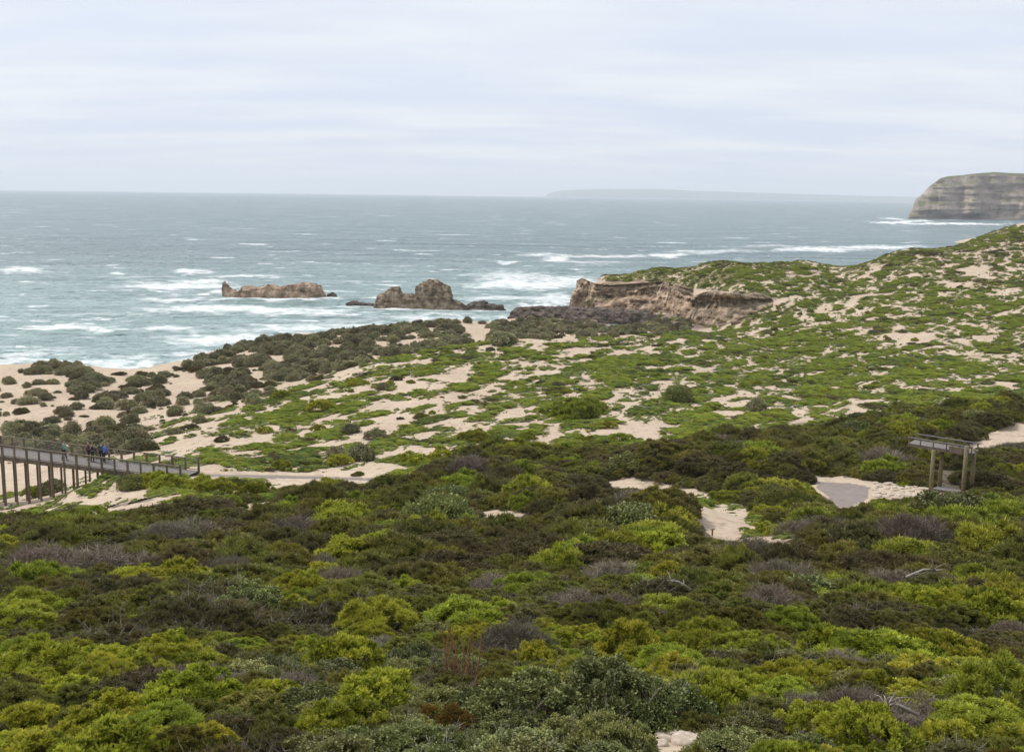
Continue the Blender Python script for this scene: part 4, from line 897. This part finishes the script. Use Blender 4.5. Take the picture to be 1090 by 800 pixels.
# ------------------------------------------------------------------ lookout platform on the right
print('T', round(_t.time()-_T0,1), 'lookout platform on the right')
def lookout():
    near = ground(1033, 527, 60); d0 = near[1]
    root = empty('lookout_platform', near, label='weathered timber lookout platform on four posts above the paved bay', cat='platform')
    dd = ray(1033, 527); S_ = lambda px, py, dist: tuple(at(px, py, dist)-near)
    q = d0
    P1, P2, P3, P4 = [(1029, q), (1037.5, q+.9), (994, q+1.2), (1003, q+2.2)]
    for (x, dist), (top, bot) in zip((P1, P2, P3, P4), ((475, 529), (478, 529), (479, 519), (480, 517))):
        t = np.array(S_(x, top, dist)); b_ = np.array(t); g = at(x, bot, dist); b_[2] = min(float(H(g[0], g[1])), g[2])-near[2]-.3
        MB().tube([tuple(b_), (t[0], t[1], t[2])], [.16, .145], 12).build('post', M['post'], root, True)
    A = np.array(S_(1036, 481, q+.3)); Bq = np.array(S_(967, 470, q+3.2)); ax = (Bq-A)/np.linalg.norm(Bq-A); sd = np.cross(ax, [0, 0, 1]); sd /= np.linalg.norm(sd)
    if sd[1] < 0: sd = -sd
    L = np.linalg.norm(Bq-A); mb = MB(); k = int(L/.16)
    for i in range(k):
        s = A+ax*(i+.5)*L/k+np.array([0, 0, -.12]); mb.beam(tuple(s-sd*.1), tuple(s+sd*1.5), L/k-.012, .05)
    mb.build('deck', M['deck'], root)
    for off in (-.1, 1.45): MB().beam(tuple(A+sd*off+[0, 0, -.24]), tuple(Bq+sd*off+[0, 0, -.24]), .08, .17).build('bearer', M['timber'], root)
    for off in (-.13, 1.5):
        MB().beam(tuple(A+sd*off+[0, 0, .38]), tuple(Bq+sd*off+[0, 0, .38]), .11, .06).build('handrail', M['deck'], root)
        for t in (0.02, .2, .4, .6, .8, .98):
            s = A+ax*L*t+sd*off; MB().beam(tuple(s+[0, 0, -.2]), tuple(s+[0, 0, .35]), .08).build('rail_post', M['timber'], root)
    MB().beam(tuple(A+ax*.25-sd*.2+[0, 0, -.02]), tuple(A+ax*1.7-sd*.2+[0, 0, -.02]), .04, .5).build('side_panel', M['timber'], root)
    # low landing at the foot
    L0 = np.array(S_(1024, 527, q-.3)); L1 = np.array(S_(992, 521, q+1.6)); ax = (L1-L0)/np.linalg.norm(L1-L0); sd = np.cross(ax, [0, 0, 1.]); sd /= np.linalg.norm(sd); sd = sd if sd[1] > 0 else -sd
    ln = np.linalg.norm(L1-L0); r2 = empty('timber_landing', near+L0, label='low grey plank landing at the foot of the lookout platform', cat='landing'); mb = MB(); k = int(ln/.15)
    for i in range(k):
        s = ax*(i+.5)*ln/k; mb.beam(tuple(s+[0, 0, .1]), tuple(s+sd*1.3+[0, 0, .1]), ln/k-.012, .05)
    mb.build('planks', M['deck'], r2)
    for off in (.1, 1.2): MB().beam(tuple(sd*off), tuple(ax*ln+sd*off), .1, .16).build('bearer', M['timber'], r2)
M['post'] = plain('lichened_post', (.12, .09, .05), (.22, .185, .10), 6, .9)
lookout()

# small marker post on the sandy track
p = ground(758, 570, 50); r_ = empty('marker_post', p, label='short dark marker post on the bare sandy patch', cat='post')
MB().tube([(0, 0, -.2), (.01, 0, .42)], .05, 8).build('stake', M['timber'], r_); MB().beam((-.12, 0, .38), (.14, .02, .40), .05).build('cap_rail', M['timber'], r_)
# pale dead branch lying on the shrubs
def dead_branch(px, py, s, lab):
    p = ground(px, py+6, 10); rr_ = random.Random(int(px)); mb = MB(); a0 = rr_.uniform(0, 6.28)
    tip = Vector((math.cos(a0)*s, math.sin(a0)*s*.6, .25*s)); mb.tube([(0, 0, 0), tuple(tip*.5+Vector((0, 0, .12*s))), tuple(tip)], [.05*s, .035*s, .01*s], 7)
    for i in range(7):
        b_ = tip*rr_.uniform(.2, .9); e = b_+Vector((rr_.uniform(-.5, .5), rr_.uniform(-.4, .4), rr_.uniform(.05, .5)))*s; mb.tube([tuple(b_), tuple(b_.lerp(e, .5)+Vector((0, 0, .05))), tuple(e)], [.022*s, .014*s, .005*s], 5)
    o = mb.build('dead_branch', M['bleached'], None, True); o.location = (p[0], p[1], p[2]+.55*s+.1); tag(o, lab, 'branch', 'bleached dead branches on the heath')
M['bleached'] = plain('bleached_wood', (.24, .205, .17), (.38, .34, .29), 8, .85)
dead_branch(963, 630, 1.3, 'bleached dead branch lying on the upper heath right of centre'); dead_branch(975, 785, .5, 'bleached dead branch in the twiggy bushes at bottom right')
0 and dead_branch(80, 725, .7, 'bleached dead branch behind the bright bushes at bottom left'); 0 and dead_branch(275, 735, .8, 'bleached dead branch in dry bushes left of the rosette bush'); dead_branch(735, 640, 1.0, 'bleached dead branch on the dark brown heath in the centre')
# reddish dead flower stalks
p = ground(490, 745, 10); mb = MB()
for i in range(16):
    x = random.uniform(-.25, .25); h = random.uniform(.9, 1.5); mb.tube([(x, random.uniform(-.2, .2), 0), (x*1.3, 0, h*.6), (x*1.5+random.uniform(-.05, .05), 0, h)], [.012, .01, .006], 5)
M['stalk'] = plain('dry_stalks', (.20, .09, .04), (.34, .17, .08), 9, .9)
o = mb.build('dry_stalks', M['stalk'], None); o.location = tuple(p); tag(o, 'upright reddish brown dead stalks between the near bushes', 'dry plant')

# ------------------------------------------------------------------ people
print('T', round(_t.time()-_T0,1), 'people')
def skinobj(name, nodes, edges, m, parent, sub=2, root_i=0):
    me = bpy.data.meshes.new(name); me.from_pydata([n[:3] for n in nodes], edges, []); o = link(bpy.data.objects.new(name, me), parent)
    o.modifiers.new('skin', 'SKIN'); o.modifiers.new('sub', 'SUBSURF').levels = sub; o.modifiers['sub'].render_levels = sub
    for v, n in zip(me.skin_vertices[0].data, nodes): v.radius = (n[3], n[4] if len(n) > 4 else n[3])
    me.skin_vertices[0].data[root_i].use_root = True; me.materials.append(m); return o
def person(loc, rz, top, legs, hair, lab, stride=.15, armr=(0, 0), lean=0.0, skin=(.45, .28, .2)):
    root = empty('person', loc, rz, label=lab, cat='person', group='people standing on the boardwalk')
    ms = plain('skin', skin, tuple(c*1.1 for c in skin), 5, .6); mt = plain('jacket', top, tuple(c*1.25 for c in top), 12, .85); ml = plain('trousers', legs, tuple(c*1.2 for c in legs), 12, .9); mh = plain('hair', hair, tuple(c*1.4+.01 for c in hair), 20, .7)
    S1, S2_ = stride, -stride; ly = lean
    sh = [(.19, ly, 1.43), (-.19, ly, 1.43)]; el = []; ha = []
    for i, sx in enumerate((1, -1)):
        a = armr[i]; L1, L2 = .29, .26; d = (sx*.12*math.cos(a), math.sin(a), -math.cos(a)); e = (sh[i][0]+sx*.05, ly+L1*d[1], 1.43+L1*d[2]); a2 = a+.35; h = (e[0], e[1]+L2*math.sin(a2), e[2]-L2*math.cos(a2)); el.append(e); ha.append((h, a2))
    hip, kn, an, toe = [], [], [], []
    for sx, st in ((1, S1), (-1, S2_)): hip.append((sx*.09, 0, .92)); kn.append((sx*.10, st*.6+.03, .50)); an.append((sx*.10, st, .08)); toe.append((sx*.11, st+.15, .035))
    nodes = [(0, 0, .97, .13, .10), (0, ly*.5, 1.15, .12, .09), (0, ly, 1.38, .15, .09), (0, ly+.01, 1.50, .055), (0, ly+.02, 1.58, .06), (0, ly+.02, 1.68, .085, .095), (0, ly+.02, 1.75, .06)]
    E = [(0, 1), (1, 2), (2, 3), (3, 4), (4, 5), (5, 6)]
    for i in (0, 1):
        b = len(nodes); nodes += [(*sh[i], .055), (*el[i], .042), (*ha[i][0], .027)]; E += [(2, b), (b, b+1), (b+1, b+2)]
        h = ha[i][0]; a2 = ha[i][1]; dv = Vector((0, math.sin(a2), -math.cos(a2))); pc = len(nodes); nodes.append((h[0], h[1]+dv.y*.05, h[2]+dv.z*.05, .03, .018)); E.append((b+2, pc))
        for q in range(4):
            o0 = Vector((h[0], h[1], h[2]))+dv*.085+Vector((0, (q-1.5)*.019*math.cos(a2), (q-1.5)*.019*math.sin(a2))); ln = (.065, .078, .072, .055)[q]; c = len(nodes)
            o1 = o0+dv*ln*.5+Vector((-.006*(1 if i == 0 else -1), 0, 0)); o2 = o0+dv*ln+Vector((-.02*(1 if i == 0 else -1), 0, 0)); nodes += [(*o0, .009), (*o1, .008), (*o2, .0065)]; E += [(pc, c), (c, c+1), (c+1, c+2)]
        c = len(nodes); t0 = Vector((h[0], h[1], h[2]))+dv*.04+Vector((0, .035, .0)); t1 = t0+dv*.04+Vector((0, .018, 0)); nodes += [(*t0, .010), (*t1, .008)]; E += [(pc, c), (c, c+1)]
        b = len(nodes); nodes += [(*hip[i], .085), (*kn[i], .058), (*an[i], .042), (*toe[i], .035)]; E += [(0, b), (b, b+1), (b+1, b+2), (b+2, b+3)]
    # face: nose and ears grow out of the same surface
    b = len(nodes); nodes += [(0, ly+.125, 1.655, .013), (.092, ly+.01, 1.66, .018), (-.092, ly+.01, 1.66, .018)]; E += [(5, b), (5, b+1), (5, b+2)]
    skinobj('body', nodes, E, ms, root, 2)
    jn = [(0, 0, .93, .155, .12), (0, ly*.5, 1.15, .145, .11), (0, ly, 1.38, .17, .11), (0, ly, 1.48, .075)]; JE = [(0, 1), (1, 2), (2, 3)]
    for i in (0, 1):
        b = len(jn); jn += [(*sh[i], .075), (*el[i], .058), (ha[i][0][0], ha[i][0][1]*.95+el[i][1]*.05, ha[i][0][2]*.95+el[i][2]*.05, .042)]; JE += [(2, b), (b, b+1), (b+1, b+2)]
    skinobj('jacket', jn, JE, mt, root)
    tn = [(0, 0, .95, .14, .115)]; TE = []
    for i in (0, 1):
        b = len(tn); tn += [(*hip[i], .10), (*kn[i], .075), (an[i][0], an[i][1], .10, .062)]; TE += [(0, b), (b, b+1), (b+1, b+2)]
    skinobj('trousers', tn, TE, ml, root)
    for i in (0, 1): skinobj('shoe', [(an[i][0], an[i][1]-.05, .05, .05), (an[i][0], an[i][1]+.05, .05, .05), (toe[i][0], toe[i][1]+.03, .04, .04)], [(0, 1), (1, 2)], mh, root, 1)
    skinobj('hair', [(0, ly-.035, 1.66, .085), (0, ly-.02, 1.73, .092), (0, ly+.04, 1.77, .06)], [(0, 1), (1, 2)], mh, root, 1)
    e = MB()
    for sx in (-1, 1): e.tube([(sx*.032, ly+.098, 1.685), (sx*.032, ly+.112, 1.685)], [.011, .009], 8)
    e.build('eyes', mh, root); MB().tube([(-.024, ly+.104, 1.60), (0, ly+.112, 1.598), (.024, ly+.104, 1.60)], .006, 6).build('mouth', plain('lips', (.3, .12, .1), (.32, .14, .12)), root)
    return root
def on_deck(px, off):
    t_ = [(abs(proj(*(np.array(v) for v in (BA+BD*s)))[0]-px), s) for s in np.linspace(0, 30, 1200)]; s = min(t_)[1]; q = BA+BD*s+BN*off; q[2] += .02; return q
person(on_deck(71, -.3), R(-75), (.10, .30, .30), (.02, .022, .03), (.03, .02, .015), 'walking person in teal jacket and dark trousers on the boardwalk', stride=.22, armr=(.3, -.3))
person(on_deck(91, .5), R(100), (.10, .03, .035), (.02, .02, .022), (.05, .03, .02), 'person in dark maroon top standing on the boardwalk', stride=.05, armr=(.5, .2))
person(on_deck(102, .8), R(20), (.03, .10, .09), (.02, .02, .03), (.02, .015, .01), 'person in dark green jacket facing the sea', stride=.04, armr=(.9, .8))
person(on_deck(97, .2), R(-60), (.025, .028, .04), (.02, .022, .03), (.02, .015, .01), 'person in near black clothes between the maroon and green figures', stride=.1, armr=(.6, .1))
person(on_deck(109, .3), R(-100), (.08, .16, .55), (.015, .02, .05), (.03, .02, .015), 'person in bright blue jacket reaching one arm out', stride=.12, armr=(2.0, .3), lean=.06)

# ------------------------------------------------------------------ world, sun, haze
print('T', round(_t.time()-_T0,1), 'world, sun, haze')
w = bpy.data.worlds.new('World'); scene.world = w; w.use_nodes = True; nt = w.node_tree; bg = nt.nodes['Background']; L = nt.links.new
SUN_EL, SUN_AZ = R(52), R(-60)          # azimuth measured from +Y towards +X
sky = N(nt, 'ShaderNodeTexSky', sky_type='NISHITA'); sky.sun_disc = False; sky.sun_elevation = SUN_EL; sky.sun_rotation = SUN_AZ; sky.air_density = 1; sky.dust_density = 2
tc = N(nt, 'ShaderNodeTexCoord'); sx = N(nt, 'ShaderNodeSeparateXYZ'); L(tc.outputs['Generated'], sx.inputs[0])
def M2(op, a, b):
    n = N(nt, 'ShaderNodeMath', operation=op)
    for i, v in enumerate((a, b)):
        if isinstance(v, (int, float)): n.inputs[i].default_value = v
        elif v is not None: L(v, n.inputs[i])
    return n.outputs[0]
zc = M2('MAXIMUM', sx.outputs[2], 0.0); den = M2('ADD', zc, .10); cx = N(nt, 'ShaderNodeCombineXYZ'); L(M2('DIVIDE', sx.outputs[0], den), cx.inputs[0]); L(M2('DIVIDE', sx.outputs[1], den), cx.inputs[1])
n1 = noise_tex(nt, 0.9, 6, vec=cx.outputs[0], rough=.55, sc3=(.7, 1.5, 1), rot=(0, 0, .15)); n2 = noise_tex(nt, 2.6, 4, vec=cx.outputs[0], rough=.5, sc3=(.35, 1.3, 1), rot=(0, 0, -.1))
base = ramp(nt, zc, [(0.0, (7.0, 7.6, 8.8)), (0.06, (6.7, 7.4, 8.9)), (0.2, (7.6, 8.15, 9.1)), (0.6, (7.6, 8.0, 8.8))])
cl = mix(nt, ramp(nt, n1, [(0.40, (0, 0, 0)), (0.62, (1, 1, 1))]), base, (8.3, 8.65, 9.15))
cl = mix(nt, ramp(nt, n2, [(0.45, (0, 0, 0)), (0.7, (.4, .4, .4))]), cl, (6.6, 7.1, 8.4))
L(mix(nt, .90, sky.outputs[0], cl), bg.inputs[0]); bg.inputs[1].default_value = 0.055
sd = bpy.data.lights.new('sun', 'SUN'); so = bpy.data.objects.new('sun', sd); COL.objects.link(so); sd.energy = 1.5; sd.angle = R(10); sd.color = (1, .96, .90)
dirv = Vector((math.sin(SUN_AZ)*math.cos(SUN_EL), math.cos(SUN_AZ)*math.cos(SUN_EL), math.sin(SUN_EL))); so.rotation_euler = dirv.to_track_quat('Z', 'Y').to_euler()
hz, nt2, b2 = mat('haze_air'); nt2.nodes.remove(b2); pv = N(nt2, 'ShaderNodeVolumePrincipled'); pv.inputs['Color'].default_value = (.90, .94, 1, 1); pv.inputs['Density'].default_value = 7.5e-5; pv.inputs['Anisotropy'].default_value = .1
nt2.links.new(pv.outputs[0], nt2.nodes['Material Output'].inputs['Volume'])
x0, x1, y0, y1, z0, z1 = -26000, 26000, -2500, 36000, -105, 330
hv = [(x, y, z) for z in (z0, z1) for y in (y0, y1) for x in (x0, x1)]
tag(mesh_obj('haze', hv, [(0, 2, 3, 1), (4, 5, 7, 6), (0, 1, 5, 4), (2, 6, 7, 3), (0, 4, 6, 2), (1, 3, 7, 5)], hz), kind='stuff')
scene.view_settings.view_transform = 'Standard'; scene.view_settings.look = 'None'; scene.view_settings.exposure = 1.0; scene.view_settings.gamma = 1
scene.cycles.use_denoising = True
scene.cycles.max_bounces = 6; scene.cycles.diffuse_bounces = 3; scene.cycles.transmission_bounces = 3; scene.cycles.volume_bounces = 1
scene.render.engine = 'CYCLES'
